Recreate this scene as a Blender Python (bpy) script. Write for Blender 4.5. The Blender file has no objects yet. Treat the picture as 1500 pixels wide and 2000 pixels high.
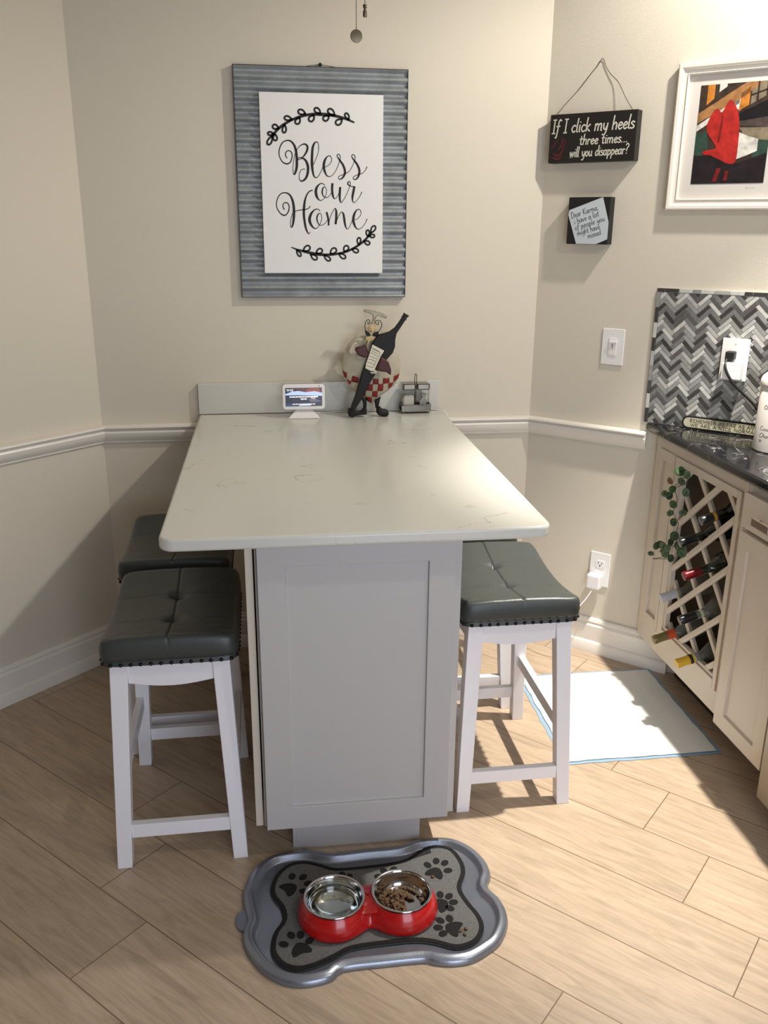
import bpy, bmesh, math, random
from mathutils import Vector, Matrix, noise
random.seed(7)
C = bpy.context.scene.collection
# ------------------------------------------------------------------ camera
CAM = (-.1611, -3.1115, 1.5499); YAW, PITCH, ROLL = .1447, .3165, .0079; FPX = 1702.7
fw = Vector((math.sin(YAW)*math.cos(PITCH), math.cos(YAW)*math.cos(PITCH), -math.sin(PITCH)))
rt = Vector((math.cos(YAW), -math.sin(YAW), 0)); up = rt.cross(fw)
r2 = rt*math.cos(ROLL)+up*math.sin(ROLL); u2 = up*math.cos(ROLL)-rt*math.sin(ROLL)
cd = bpy.data.cameras.new('camera'); cam = bpy.data.objects.new('camera', cd); C.objects.link(cam)
cd.sensor_fit = 'VERTICAL'; cd.sensor_height = 36; cd.lens = FPX/2000*36; cd.clip_start = .02
M4 = Matrix((r2, u2, -fw)).transposed().to_4x4(); M4.translation = Vector(CAM); cam.matrix_world = M4
bpy.context.scene.camera = cam
# ------------------------------------------------------------------ light
sc = bpy.context.scene
sc.view_settings.view_transform = 'Standard'; sc.view_settings.look = 'None'
sc.view_settings.exposure = 0.0; sc.view_settings.gamma = 1
w = bpy.data.worlds.new('sky'); sc.world = w; w.use_nodes = True
w.node_tree.nodes['Background'].inputs[0].default_value = (.62, .76, 1, 1)
w.node_tree.nodes['Background'].inputs[1].default_value = 1.0
def light(name, kind, loc, energy, color, aim=None, **kw):
    d = bpy.data.lights.new(name, kind); d.energy = energy; d.color = color
    for k, v in kw.items(): setattr(d, k, v)
    o = bpy.data.objects.new(name, d); C.objects.link(o); o.location = loc
    if aim: o.rotation_euler = (Vector(aim)-Vector(loc)).to_track_quat('-Z', 'Y').to_euler()
    return o
D2 = math.radians
LP = (1.31, -.95, 2.6)
light('downlight_beam', 'SPOT', (LP[0], LP[1], 2.585), 430, (1, .94, .85), (.95, -.96, 0), spot_size=D2(52), spot_blend=.8, shadow_soft_size=.02)
light('downlight_spill', 'SPOT', LP, 66, (1, .95, .87), (1.25, -.97, 0), spot_size=D2(176), spot_blend=.45, shadow_soft_size=.03)
light('downlight_front', 'SPOT', (1.31, -2.36, 2.6), 32, (1, .94, .84), (1.25, -2.3, 0), spot_size=D2(174), spot_blend=.5, shadow_soft_size=.04)
light('downlight_rear', 'SPOT', (-.4, -3.3, 2.6), 3, (1, .94, .85), (-.4, -3.2, 0), spot_size=D2(150), spot_blend=1, shadow_soft_size=.06)
light('daylight', 'AREA', (.55, -3.93, 1.02), 31, (.80, .87, 1), (.3, 0, .7), shape='RECTANGLE', size=1.2, size_y=1.9)  # area light standing in the added rear door opening

# ------------------------------------------------------------------ helpers
def nodes(m): return m.node_tree.nodes, m.node_tree.links
def mat(name, col, rough=.5, metal=0, spec=.5, coat=0, trans=0, ior=1.45, bump=0, bscale=200, var=0, vscale=8, emit=None):
    m = bpy.data.materials.new(name); m.use_nodes = True; N, L = nodes(m)
    b = N['Principled BSDF']; b.inputs['Base Color'].default_value = (*col, 1); b.inputs['Roughness'].default_value = rough
    b.inputs['Metallic'].default_value = metal; b.inputs['Specular IOR Level'].default_value = spec
    b.inputs['Coat Weight'].default_value = coat; b.inputs['Transmission Weight'].default_value = trans; b.inputs['IOR'].default_value = ior
    tc = N.new('ShaderNodeTexCoord')
    if bump:
        n = N.new('ShaderNodeTexNoise'); n.inputs['Scale'].default_value = bscale; n.inputs['Detail'].default_value = 4
        L.new(tc.outputs['Object'], n.inputs['Vector'])
        u = N.new('ShaderNodeBump'); u.inputs['Strength'].default_value = bump; u.inputs['Distance'].default_value = .002
        L.new(n.outputs['Fac'], u.inputs['Height']); L.new(u.outputs['Normal'], b.inputs['Normal'])
    if var:
        n = N.new('ShaderNodeTexNoise'); n.inputs['Scale'].default_value = vscale; n.inputs['Detail'].default_value = 3
        L.new(tc.outputs['Object'], n.inputs['Vector'])
        r = N.new('ShaderNodeMapRange'); r.inputs[1].default_value = .3; r.inputs[2].default_value = .7
        r.inputs[3].default_value = 1-var; r.inputs[4].default_value = 1+var; L.new(n.outputs['Fac'], r.inputs[0])
        x = N.new('ShaderNodeVectorMath'); x.operation = 'SCALE'; x.inputs[0].default_value = col
        L.new(r.outputs[0], x.inputs['Scale']); L.new(x.outputs[0], b.inputs['Base Color'])
    if emit:
        b.inputs['Emission Color'].default_value = (*emit[0], 1); b.inputs['Emission Strength'].default_value = emit[1]
    return m
def srgb(r, g, b): return tuple(((c/255)/12.92 if c/255 <= .04045 else ((c/255+.055)/1.055)**2.4) for c in (r, g, b))

class MB:
    def __init__(s): s.v = []; s.f = []; s.mi = []; s.cur = 0; s.T = None
    def add(s, vs, fs, mi=None):
        o = len(s.v)
        s.v += [tuple(s.T @ Vector(p)) if s.T else tuple(p) for p in vs]
        s.f += [tuple(o+i for i in f) for f in fs]; s.mi += [s.cur if mi is None else mi]*len(fs)
    def box(s, a, b, mi=None):
        x0, y0, z0 = [min(a[i], b[i]) for i in range(3)]; x1, y1, z1 = [max(a[i], b[i]) for i in range(3)]
        s.add([(x0,y0,z0),(x1,y0,z0),(x1,y1,z0),(x0,y1,z0),(x0,y0,z1),(x1,y0,z1),(x1,y1,z1),(x0,y1,z1)],
              [(0,3,2,1),(4,5,6,7),(0,1,5,4),(1,2,6,5),(2,3,7,6),(3,0,4,7)], mi)
    def hexa(s, b4, t4, mi=None):
        s.add(list(b4)+list(t4), [(3,2,1,0),(4,5,6,7),(0,1,5,4),(1,2,6,5),(2,3,7,6),(3,0,4,7)], mi)
    def prism(s, poly, a, b, axis='z', mi=None):
        def P(p, h): return (p[0], p[1], h) if axis == 'z' else ((p[0], h, p[1]) if axis == 'y' else (h, p[0], p[1]))
        n = len(poly); s.add([P(p, a) for p in poly]+[P(p, b) for p in poly],
              [tuple(range(n))[::-1], tuple(range(n, 2*n))]+[(i, (i+1) % n, n+(i+1) % n, n+i) for i in range(n)], mi)
    def tube(s, pts, r, n=8, mi=None, cap=True):
        pts = [Vector(p) for p in pts]; rr = r if isinstance(r, (list, tuple)) else [r]*len(pts)
        vs = []; up_ = None
        for i, p in enumerate(pts):
            t = (pts[min(i+1, len(pts)-1)]-pts[max(i-1, 0)]).normalized()
            if up_ is None:
                up_ = Vector((0, 0, 1)) if abs(t.z) < .9 else Vector((1, 0, 0))
            a = t.cross(up_).normalized(); up_ = a.cross(t).normalized()
            for k in range(n):
                q = 2*math.pi*k/n; vs.append(p+(a*math.cos(q)+up_*math.sin(q))*rr[i])
        fs = [(i*n+k, i*n+(k+1) % n, (i+1)*n+(k+1) % n, (i+1)*n+k) for i in range(len(pts)-1) for k in range(n)]
        if cap: fs += [tuple(range(n))[::-1], tuple(range((len(pts)-1)*n, len(pts)*n))]
        s.add(vs, fs, mi)
    def lathe(s, prof, n=32, M=None, mi=None):
        vs = []
        for r, z in prof:
            for k in range(n):
                q = 2*math.pi*k/n; p = Vector((r*math.cos(q), r*math.sin(q), z)); vs.append(M @ p if M else p)
        m = len(prof)
        fs = [(i*n+k, i*n+(k+1) % n, (i+1)*n+(k+1) % n, (i+1)*n+k) for i in range(m-1) for k in range(n)]
        fs += [tuple(range(n))[::-1], tuple(range((m-1)*n, m*n))]
        s.add(vs, fs, mi)
    def ball(s, c, r, n=12, sc_=(1, 1, 1), mi=None):
        m = max(6, n//2); prof = [(max(1e-5, math.sin(math.pi*i/m))*r, -math.cos(math.pi*i/m)*r) for i in range(m+1)]
        s.lathe(prof, n, Matrix.Translation(c) @ Matrix.Diagonal((*sc_, 1)), mi)
    def build(s, name, mats, parent=None, loc=None, rz=0, smooth=None, bevel=0, seg=2):
        me = bpy.data.meshes.new(name); me.from_pydata(s.v, [], s.f); 
        if not isinstance(mats, (list, tuple)): mats = [mats]
        for m in mats: me.materials.append(m)
        for p, i in zip(me.polygons, s.mi): p.material_index = i
        bm = bmesh.new(); bm.from_mesh(me); bmesh.ops.recalc_face_normals(bm, faces=bm.faces); bm.to_mesh(me); bm.free()
        if smooth is not None:
            for p in me.polygons: p.use_smooth = True
            me.set_sharp_from_angle(angle=D2(smooth))
        o = bpy.data.objects.new(name, me); C.objects.link(o)
        if loc: o.location = loc
        o.rotation_euler.z = rz
        if parent: o.parent = parent
        if bevel:
            b = o.modifiers.new('edge', 'BEVEL'); b.width = bevel; b.segments = seg; b.limit_method = 'ANGLE'; b.angle_limit = D2(40)
            b.harden_normals = False
        return o
def tag(o, label, cat, group=None, kind=None):
    if label: o['label'] = label
    if cat: o['category'] = cat
    if group: o['group'] = group
    if kind: o['kind'] = kind
    return o
def thing(name, label, cat, loc=(0, 0, 0), rz=0, group=None):
    o = bpy.data.objects.new(name, None); C.objects.link(o); o.location = loc; o.rotation_euler.z = rz; o.empty_display_size = .05
    return tag(o, label, cat, group)
def structure(o): o['kind'] = 'structure'; return o
def dup(root, loc, label):
    r = root.copy(); C.objects.link(r); r.location = loc; r['label'] = label
    for ch in list(root.children):
        c = ch.copy(); C.objects.link(c); c.parent = r
        for g in ch.children:
            d = g.copy(); C.objects.link(d); d.parent = c
    return r
def spline(pts, k=5):
    P = [tuple(p) for p in pts]; out = []
    for i in range(len(P)-1):
        a, b, c, d = P[max(i-1, 0)], P[i], P[i+1], P[min(i+2, len(P)-1)]
        for j in range(k):
            t = j/k
            out.append(tuple(.5*(2*b[m]+(c[m]-a[m])*t+(2*a[m]-5*b[m]+4*c[m]-d[m])*t*t+(3*b[m]-a[m]-3*c[m]+d[m])*t**3) for m in range(len(b))))
    out.append(P[-1]); return out
def ribbon(mb, pts, y, wd=None, k=5, mi=None, mp=None):
    """flat painted stroke in the local xz plane, pts = (x, z[, width])"""
    S = spline(pts, k) if k > 1 else [tuple(p) for p in pts]
    vs = []; n = len(S)
    for i, p in enumerate(S):
        a = S[max(i-1, 0)]; b = S[min(i+1, n-1)]; dx, dz = b[0]-a[0], b[1]-a[1]; l = math.hypot(dx, dz) or 1e-9
        hw = (wd if wd else p[2])/2; nx, nz = -dz/l*hw, dx/l*hw
        ext = 0
        if i == 0: ext = -hw*.5
        if i == n-1: ext = hw*.5
        cx, cz = p[0]+dx/l*ext, p[1]+dz/l*ext
        q = [(cx+nx, cz+nz), (cx-nx, cz-nz)]
        vs += [mp(*t) if mp else (t[0], y, t[1]) for t in q]
    mb.add(vs, [(2*i, 2*i+1, 2*i+3, 2*i+2) for i in range(n-1)], mi)
def trip(flat, n): return [tuple(flat[i:i+n]) for i in range(0, len(flat), n)]
def ext_poly(mb, poly, y0, y1, mi=None): mb.prism(poly, y0, y1, 'y', mi)
def puffy(poly, y, th, name, m, parent, loc=None, rz=0, seg=3):
    mb = MB(); mb.prism(poly, y-th/2, y+th/2, 'y'); o = mb.build(name, m, parent, loc, rz, smooth=50)
    b = o.modifiers.new('edge', 'BEVEL'); b.width = th*.42; b.segments = seg; b.limit_method = 'ANGLE'; b.angle_limit = D2(60); b.use_clamp_overlap = True
    return o
def inset_ring(P, d):
    n = len(P); out = []
    A = sum(P[i][0]*P[(i+1) % n][1]-P[(i+1) % n][0]*P[i][1] for i in range(n)); sg = 1 if A > 0 else -1
    for i in range(n):
        a, b, c = Vector(P[i-1]), Vector(P[i]), Vector(P[(i+1) % n])
        t = (c-a).normalized(); nrm = Vector((-t.y, t.x))*sg; out.append((b.x+nrm.x*d, b.y+nrm.y*d))
    return out
def closed_spline(P, k=4):
    n = len(P); out = []
    for i in range(n):
        a, b, c, d = P[i-1], P[i], P[(i+1) % n], P[(i+2) % n]
        for j in range(k):
            t = j/k
            out.append(tuple(.5*(2*b[m]+(c[m]-a[m])*t+(2*a[m]-5*b[m]+4*c[m]-d[m])*t*t+(3*b[m]-a[m]-3*c[m]+d[m])*t**3) for m in range(2)))
    return out
# stroke lettering: x-height .5, cap height 1, descender -.35; each glyph = advance, strokes
G = {
'a':(.5,[[(.38,.4),(.22,.5),(.05,.3),(.08,.06),(.25,.02),(.37,.3)],[(.4,.5),(.38,.1),(.48,.02)]]),
'b':(.48,[[(.08,1),(.08,.5),(.07,.02)],[(.08,.35),(.25,.5),(.4,.25),(.25,.0),(.08,.08)]]),
'c':(.42,[[(.38,.42),(.22,.5),(.05,.25),(.2,0),(.38,.08)]]),
'd':(.5,[[(.38,.4),(.22,.5),(.05,.25),(.2,0),(.38,.2)],[(.42,1),(.4,.5),(.4,.02)]]),
'e':(.43,[[(.07,.24),(.25,.27),(.37,.38),(.22,.5),(.05,.25),(.2,0),(.38,.1)]]),
'f':(.34,[[(.4,.9),(.28,1),(.18,.8),(.16,.3),(.1,-.3),(0,-.3)],[(.02,.5),(.32,.52)]]),
'g':(.48,[[(.38,.4),(.22,.5),(.05,.28),(.2,.04),(.37,.25)],[(.4,.5),(.38,-.2),(.2,-.35),(.05,-.25)]]),
'h':(.5,[[(.1,1),(.08,.5),(.07,0)],[(.08,.28),(.25,.5),(.38,.4),(.38,0)]]),
'i':(.22,[[(.1,.5),(.09,.1),(.16,0)],[(.11,.7),(.12,.73)]]),
'k':(.45,[[(.1,1),(.08,.5),(.08,0)],[(.38,.5),(.1,.25),(.1,.25),(.4,0)]]),
'l':(.22,[[(.12,1),(.08,.5),(.09,.08),(.18,.0)]]),
'm':(.74,[[(.07,.5),(.07,0)],[(.07,.3),(.22,.5),(.33,.4),(.33,0)],[(.33,.3),(.48,.5),(.6,.4),(.6,.05),(.68,0)]]),
'n':(.5,[[(.07,.5),(.07,0)],[(.07,.3),(.25,.5),(.38,.38),(.38,0)]]),
'o':(.46,[[(.22,.5),(.05,.25),(.22,0),(.4,.25),(.22,.5)]]),
'p':(.48,[[(.08,.5),(.08,0),(.06,-.35)],[(.08,.3),(.25,.5),(.4,.25),(.25,0),(.08,.1)]]),
'r':(.36,[[(.08,.5),(.08,0)],[(.08,.3),(.2,.47),(.33,.44)]]),
's':(.38,[[(.33,.42),(.18,.5),(.06,.38),(.2,.26),(.33,.13),(.18,0),(.03,.06)]]),
't':(.36,[[(.16,.8),(.14,.3),(.18,.03),(.32,.05)],[(.0,.52),(.32,.54)]]),
'u':(.5,[[(.07,.5),(.07,.15),(.2,0),(.36,.2)],[(.38,.5),(.38,.1),(.46,0)]]),
'v':(.44,[[(.04,.5),(.2,0),(.2,0),(.38,.5)]]),
'w':(.64,[[(.05,.5),(.16,0),(.16,0),(.3,.45),(.3,.45),(.42,0),(.42,0),(.58,.5)]]),
'y':(.46,[[(.06,.5),(.1,.15),(.24,.05),(.36,.3)],[(.4,.5),(.36,0),(.22,-.33),(.05,-.3)]]),
'I':(.4,[[(.2,1),(.2,0)],[(.06,1),(.34,1)],[(.06,0),(.34,0)]]),
'D':(.62,[[(.1,1),(.1,0)],[(.02,1),(.3,.98),(.52,.7),(.52,.3),(.3,.02),(.02,0)]]),
'K':(.6,[[(.1,1),(.1,0)],[(.5,1),(.12,.45),(.12,.45),(.52,0)]]),
'R':(.6,[[(.1,0),(.1,1),(.1,1),(.4,.98),(.45,.75),(.35,.55),(.1,.5),(.1,.5),(.5,0)]]),
'E':(.55,[[(.45,1),(.1,1),(.1,1),(.1,0),(.1,0),(.46,0)],[(.1,.52),(.4,.52)]]),
'M':(.75,[[(.08,0),(.12,1),(.12,1),(.36,.3),(.36,.3),(.6,1),(.6,1),(.64,0)]]),
'B':(.6,[[(.1,0),(.1,1),(.1,1),(.4,.95),(.42,.65),(.1,.53),(.1,.53),(.48,.45),(.48,.1),(.1,0)]]),
'A':(.62,[[(.04,0),(.3,1),(.3,1),(.56,0)],[(.14,.35),(.46,.35)]]),
'S':(.55,[[(.47,.85),(.28,1),(.08,.8),(.25,.55),(.46,.28),(.28,0),(.05,.12)]]),
'F':(.52,[[(.46,1),(.1,1),(.1,1),(.1,0)],[(.1,.52),(.4,.52)]]),
'W':(.85,[[(.04,1),(.22,0),(.22,0),(.42,.8),(.42,.8),(.6,0),(.6,0),(.8,1)]]),
'N':(.66,[[(.1,0),(.1,1),(.1,1),(.54,0),(.54,0),(.54,1)]]),
'Y':(.6,[[(.04,1),(.28,.5),(.28,.5),(.52,1)],[(.28,.5),(.28,0)]]),
'C':(.6,[[(.52,.82),(.3,1),(.06,.6),(.12,.15),(.34,0),(.54,.18)]]),
'L':(.52,[[(.1,1),(.1,0),(.1,0),(.48,0)]]),
'O':(.7,[[(.34,1),(.06,.5),(.34,0),(.62,.5),(.34,1)]]),
'0':(.55,[[(.27,1),(.06,.5),(.27,0),(.48,.5),(.27,1)]]),
'1':(.4,[[(.08,.8),(.24,1),(.24,1),(.24,0)]]),
'2':(.55,[[(.06,.8),(.27,1),(.45,.75),(.06,0),(.06,0),(.48,0)]]),
'3':(.55,[[(.06,.9),(.3,1),(.42,.75),(.22,.54),(.22,.54),(.46,.3),(.27,0),(.05,.1)]]),
':':(.25,[[(.12,.6),(.12,.66)],[(.12,.15),(.12,.21)]]),
'.':(.24,[[(.1,0),(.11,.05)]]), ',':(.22,[[(.12,.06),(.06,-.12)]]),
'?':(.5,[[(.05,.85),(.22,1),(.4,.8),(.22,.5),(.2,.28)],[(.2,.03),(.2,.08)]]), ' ':(.34,[]), }
def write(mb, text, x, z, h, width, y, wd, slant=0, rot=0, mi=None, k=4, mp=None):
    tot = sum(G[c][0] for c in text); sx = width/(tot*h)
    cx = 0; ca, sa = math.cos(rot), math.sin(rot)
    for c in text:
        adv, st = G[c]
        for s_ in st:
            pts = []
            for px_, pz in s_:
                lx = (cx+px_+slant*pz)*h*sx; lz = pz*h; pts.append((x+lx*ca-lz*sa, z+lx*sa+lz*ca))
            ribbon(mb, pts, y, wd, k, mi, mp)
        cx += adv

# measured outlines: sign lettering (mm on the board), tray, mat, figurine, vine
LETTERS = [[84.8,362.0,1.7,80.6,367.7,2.2,79.9,375.6,2.0,83.8,382.2,2.0,90.5,384.8,2.0,97.1,382.1,2.2,100.9,374.3,2.4,99.9,361.9,2.4,94.0,349.3,2.6,82.8,344.6,3.1,69.6,350.0,2.4,60.6,365.3,2.0,58.8,379.7,2.2,63.3,396.2,2.4,72.5,409.7,2.4,86.9,415.5,2.6,99.0,412.3,3.9,108.6,401.2,5.2,113.4,386.9,6.1,115.6,370.4,6.1,116.0,347.6,6.6,114.3,330.9,6.1,109.9,317.3,4.8,106.5,312.4,2.6,103.3,318.2,1.3,103.2,334.9,1.1,106.0,355.8,1.1,110.1,372.4,1.1,117.2,388.0,1.1,127.4,399.9,1.7,140.8,405.5,3.1,150.1,401.0,4.8,151.2,390.7,5.2,145.8,378.2,4.4,134.4,365.0,2.6,124.4,364.8,1.5,121.0,361.2,1.5,123.1,358.1,1.5,131.0,361.4,1.7,139.9,360.5,4.4,147.5,351.3,5.7,152.1,335.7,6.6,150.1,314.8,6.1,142.0,298.9,5.2,129.5,292.4,3.1,122.9,299.7,1.5,123.7,314.4,1.3,130.2,327.0,1.3,141.9,329.7,1.3],[169.7,343.3,1.1,175.5,354.9,1.1,184.8,375.8,1.1,188.0,394.5,1.3,186.4,408.9,1.5,179.8,412.8,2.2,173.0,406.5,4.4,168.4,394.1,5.7,166.2,373.4,6.1,165.3,348.4,6.6,166.7,327.6,5.7,170.3,310.9,3.9,176.9,303.6,2.0,186.0,309.0,1.3,195.2,323.8,1.1,201.0,337.5,1.1],[208.9,336.6,1.1,220.2,343.1,1.1,228.9,353.7,1.1,229.9,364.1,1.3,223.9,371.3,1.5,214.9,368.0,2.6,206.9,355.4,5.7,204.0,340.7,6.6,206.0,326.1,5.7,213.0,311.5,3.1,223.1,307.9,1.3,234.5,313.9,1.1,246.0,330.9,1.1,256.3,356.2,1.3,258.7,366.7,1.5,256.5,375.0,1.5,252.0,377.0,1.5,247.9,373.8,1.7,250.8,366.6,2.6,258.6,356.3,4.4,267.5,343.9,5.2,273.1,329.3,5.7,273.0,316.6,5.2,266.1,304.9,3.9,257.0,299.5,2.0,252.1,304.7,1.3,256.0,310.0,1.3,269.6,315.5,1.3,285.5,323.1,1.3,296.9,338.0,1.1,304.9,356.0,1.1,307.9,367.6,1.5,305.0,374.8,1.5,300.5,376.8,1.5,296.6,373.2,1.7,299.3,365.3,2.6,307.2,356.0,4.4,315.5,344.6,5.2,321.4,330.0,5.7,320.7,316.3,5.2,315.0,304.6,3.9,305.9,299.1,2.0,300.7,304.3,1.3,304.8,309.7,1.3,317.3,315.2,1.3,331.0,319.6,1.3,340.1,327.1,1.1,347.6,339.9,1.7],[207.0,279.8,1.1,199.1,286.0,1.5,188.9,283.7,2.6,179.7,273.0,5.7,176.6,260.3,7.0,179.3,245.4,6.1,187.1,234.8,2.6,196.1,233.9,1.3,206.5,243.6,1.1,211.9,258.6,1.1,210.9,270.3,1.1,205.8,275.5,1.3,200.1,271.2,3.1,197.6,260.5,3.5,199.8,249.9,2.6,206.5,243.2,1.5,216.7,243.7,1.1,228.2,256.7,1.1],[231.9,285.4,6.1,230.7,273.7,5.7,231.0,260.9,5.7,233.8,246.0,4.4,239.4,238.6,1.5,247.4,246.2,1.1,256.7,263.4,1.1],[257.5,274.1,5.7,256.2,259.1,5.7,255.8,242.0,5.2,258.0,230.3,3.1,262.1,227.5,1.3,271.4,240.1,1.1,280.6,257.3,1.1,289.8,278.7,1.3,291.7,288.3,1.5,288.8,293.2,1.7,283.5,290.3,2.6,284.2,284.0,3.1,292.1,279.2,1.7,304.7,277.2,2.2],[304.7,276.8,5.7,301.2,259.7,6.1,298.4,244.7,5.2,299.3,232.9,2.6,303.4,227.5,1.3,312.6,234.1,1.1,322.9,247.1,1.1,329.8,261.1,1.7],[71.1,204.1,2.6,67.3,211.1,2.2,68.2,220.7,2.0,75.1,225.0,2.0,82.9,223.0,2.2,87.6,212.4,2.4,84.5,197.4,2.6,76.3,187.0,2.4,68.3,185.4,3.1,57.3,191.7,2.4,47.6,207.7,2.0,45.8,222.6,2.0,52.0,241.8,2.2,63.5,253.6,2.2,77.0,255.8,2.6,88.6,250.7,3.9,96.8,238.1,5.2,101.3,221.1,6.1,103.0,199.7,6.6,101.5,176.0,6.1,98.1,156.6,4.8,93.8,147.4,2.2,90.1,153.3,1.3,90.9,167.3,1.1,95.4,184.6,1.1,99.0,193.2,1.1],[165.6,264.8,2.2,155.8,261.1,2.6,146.6,250.3,3.1,139.9,232.2,4.8,136.8,212.9,6.1,135.4,191.4,6.1,137.0,169.9,5.7,141.1,146.0,5.2,146.5,131.9,3.1,151.0,127.4,1.5,155.7,132.6,1.3],[103.6,197.1,1.3,113.9,200.2,1.5,127.5,202.7,1.7,141.1,204.4,1.7,151.4,208.3,1.7,157.2,214.8,1.7],[189.9,199.5,1.1,182.0,205.8,1.5,171.8,203.6,2.6,160.2,191.6,5.7,154.2,174.3,7.4,157.3,159.2,6.1,167.4,146.2,3.1,177.6,145.2,1.3,188.1,157.3,1.1,194.8,174.7,1.1,193.2,188.7,1.1,188.2,193.0,1.3,181.8,187.5,3.1,178.8,176.7,3.5,181.4,163.7,2.6,187.0,156.2,1.5,195.0,154.7,1.1,206.5,161.8,1.1,214.7,172.7,1.1],[211.5,195.4,4.8,214.8,183.5,4.8,217.6,168.4,4.4,217.4,155.3,3.5],[217.4,155.3,1.7,220.4,170.5,1.1,228.6,192.3,1.3,237.9,206.4,1.3,241.4,207.9,2.2,244.0,196.7,5.7,243.4,179.4,5.7,241.4,159.9,5.2],[241.4,159.9,1.7,249.1,179.5,1.3,258.4,194.7,1.3,263.0,197.4,1.7,267.6,191.6,4.4,270.5,175.3,5.7,273.1,157.9,4.8,278.8,143.8,1.7,285.8,147.1,1.1,292.8,160.3,1.1,297.4,171.2,1.1],[306.7,172.4,1.1,317.1,177.9,1.1,325.9,188.8,1.1,326.8,199.7,1.3,321.7,206.1,1.5,312.5,203.9,2.6,304.4,190.8,5.7,300.9,173.4,6.6,304.3,158.2,5.7,311.2,146.2,2.6,320.5,143.0,1.3,332.1,150.7,1.1,341.4,162.8,1.1,347.8,176.0,1.7]]
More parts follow.
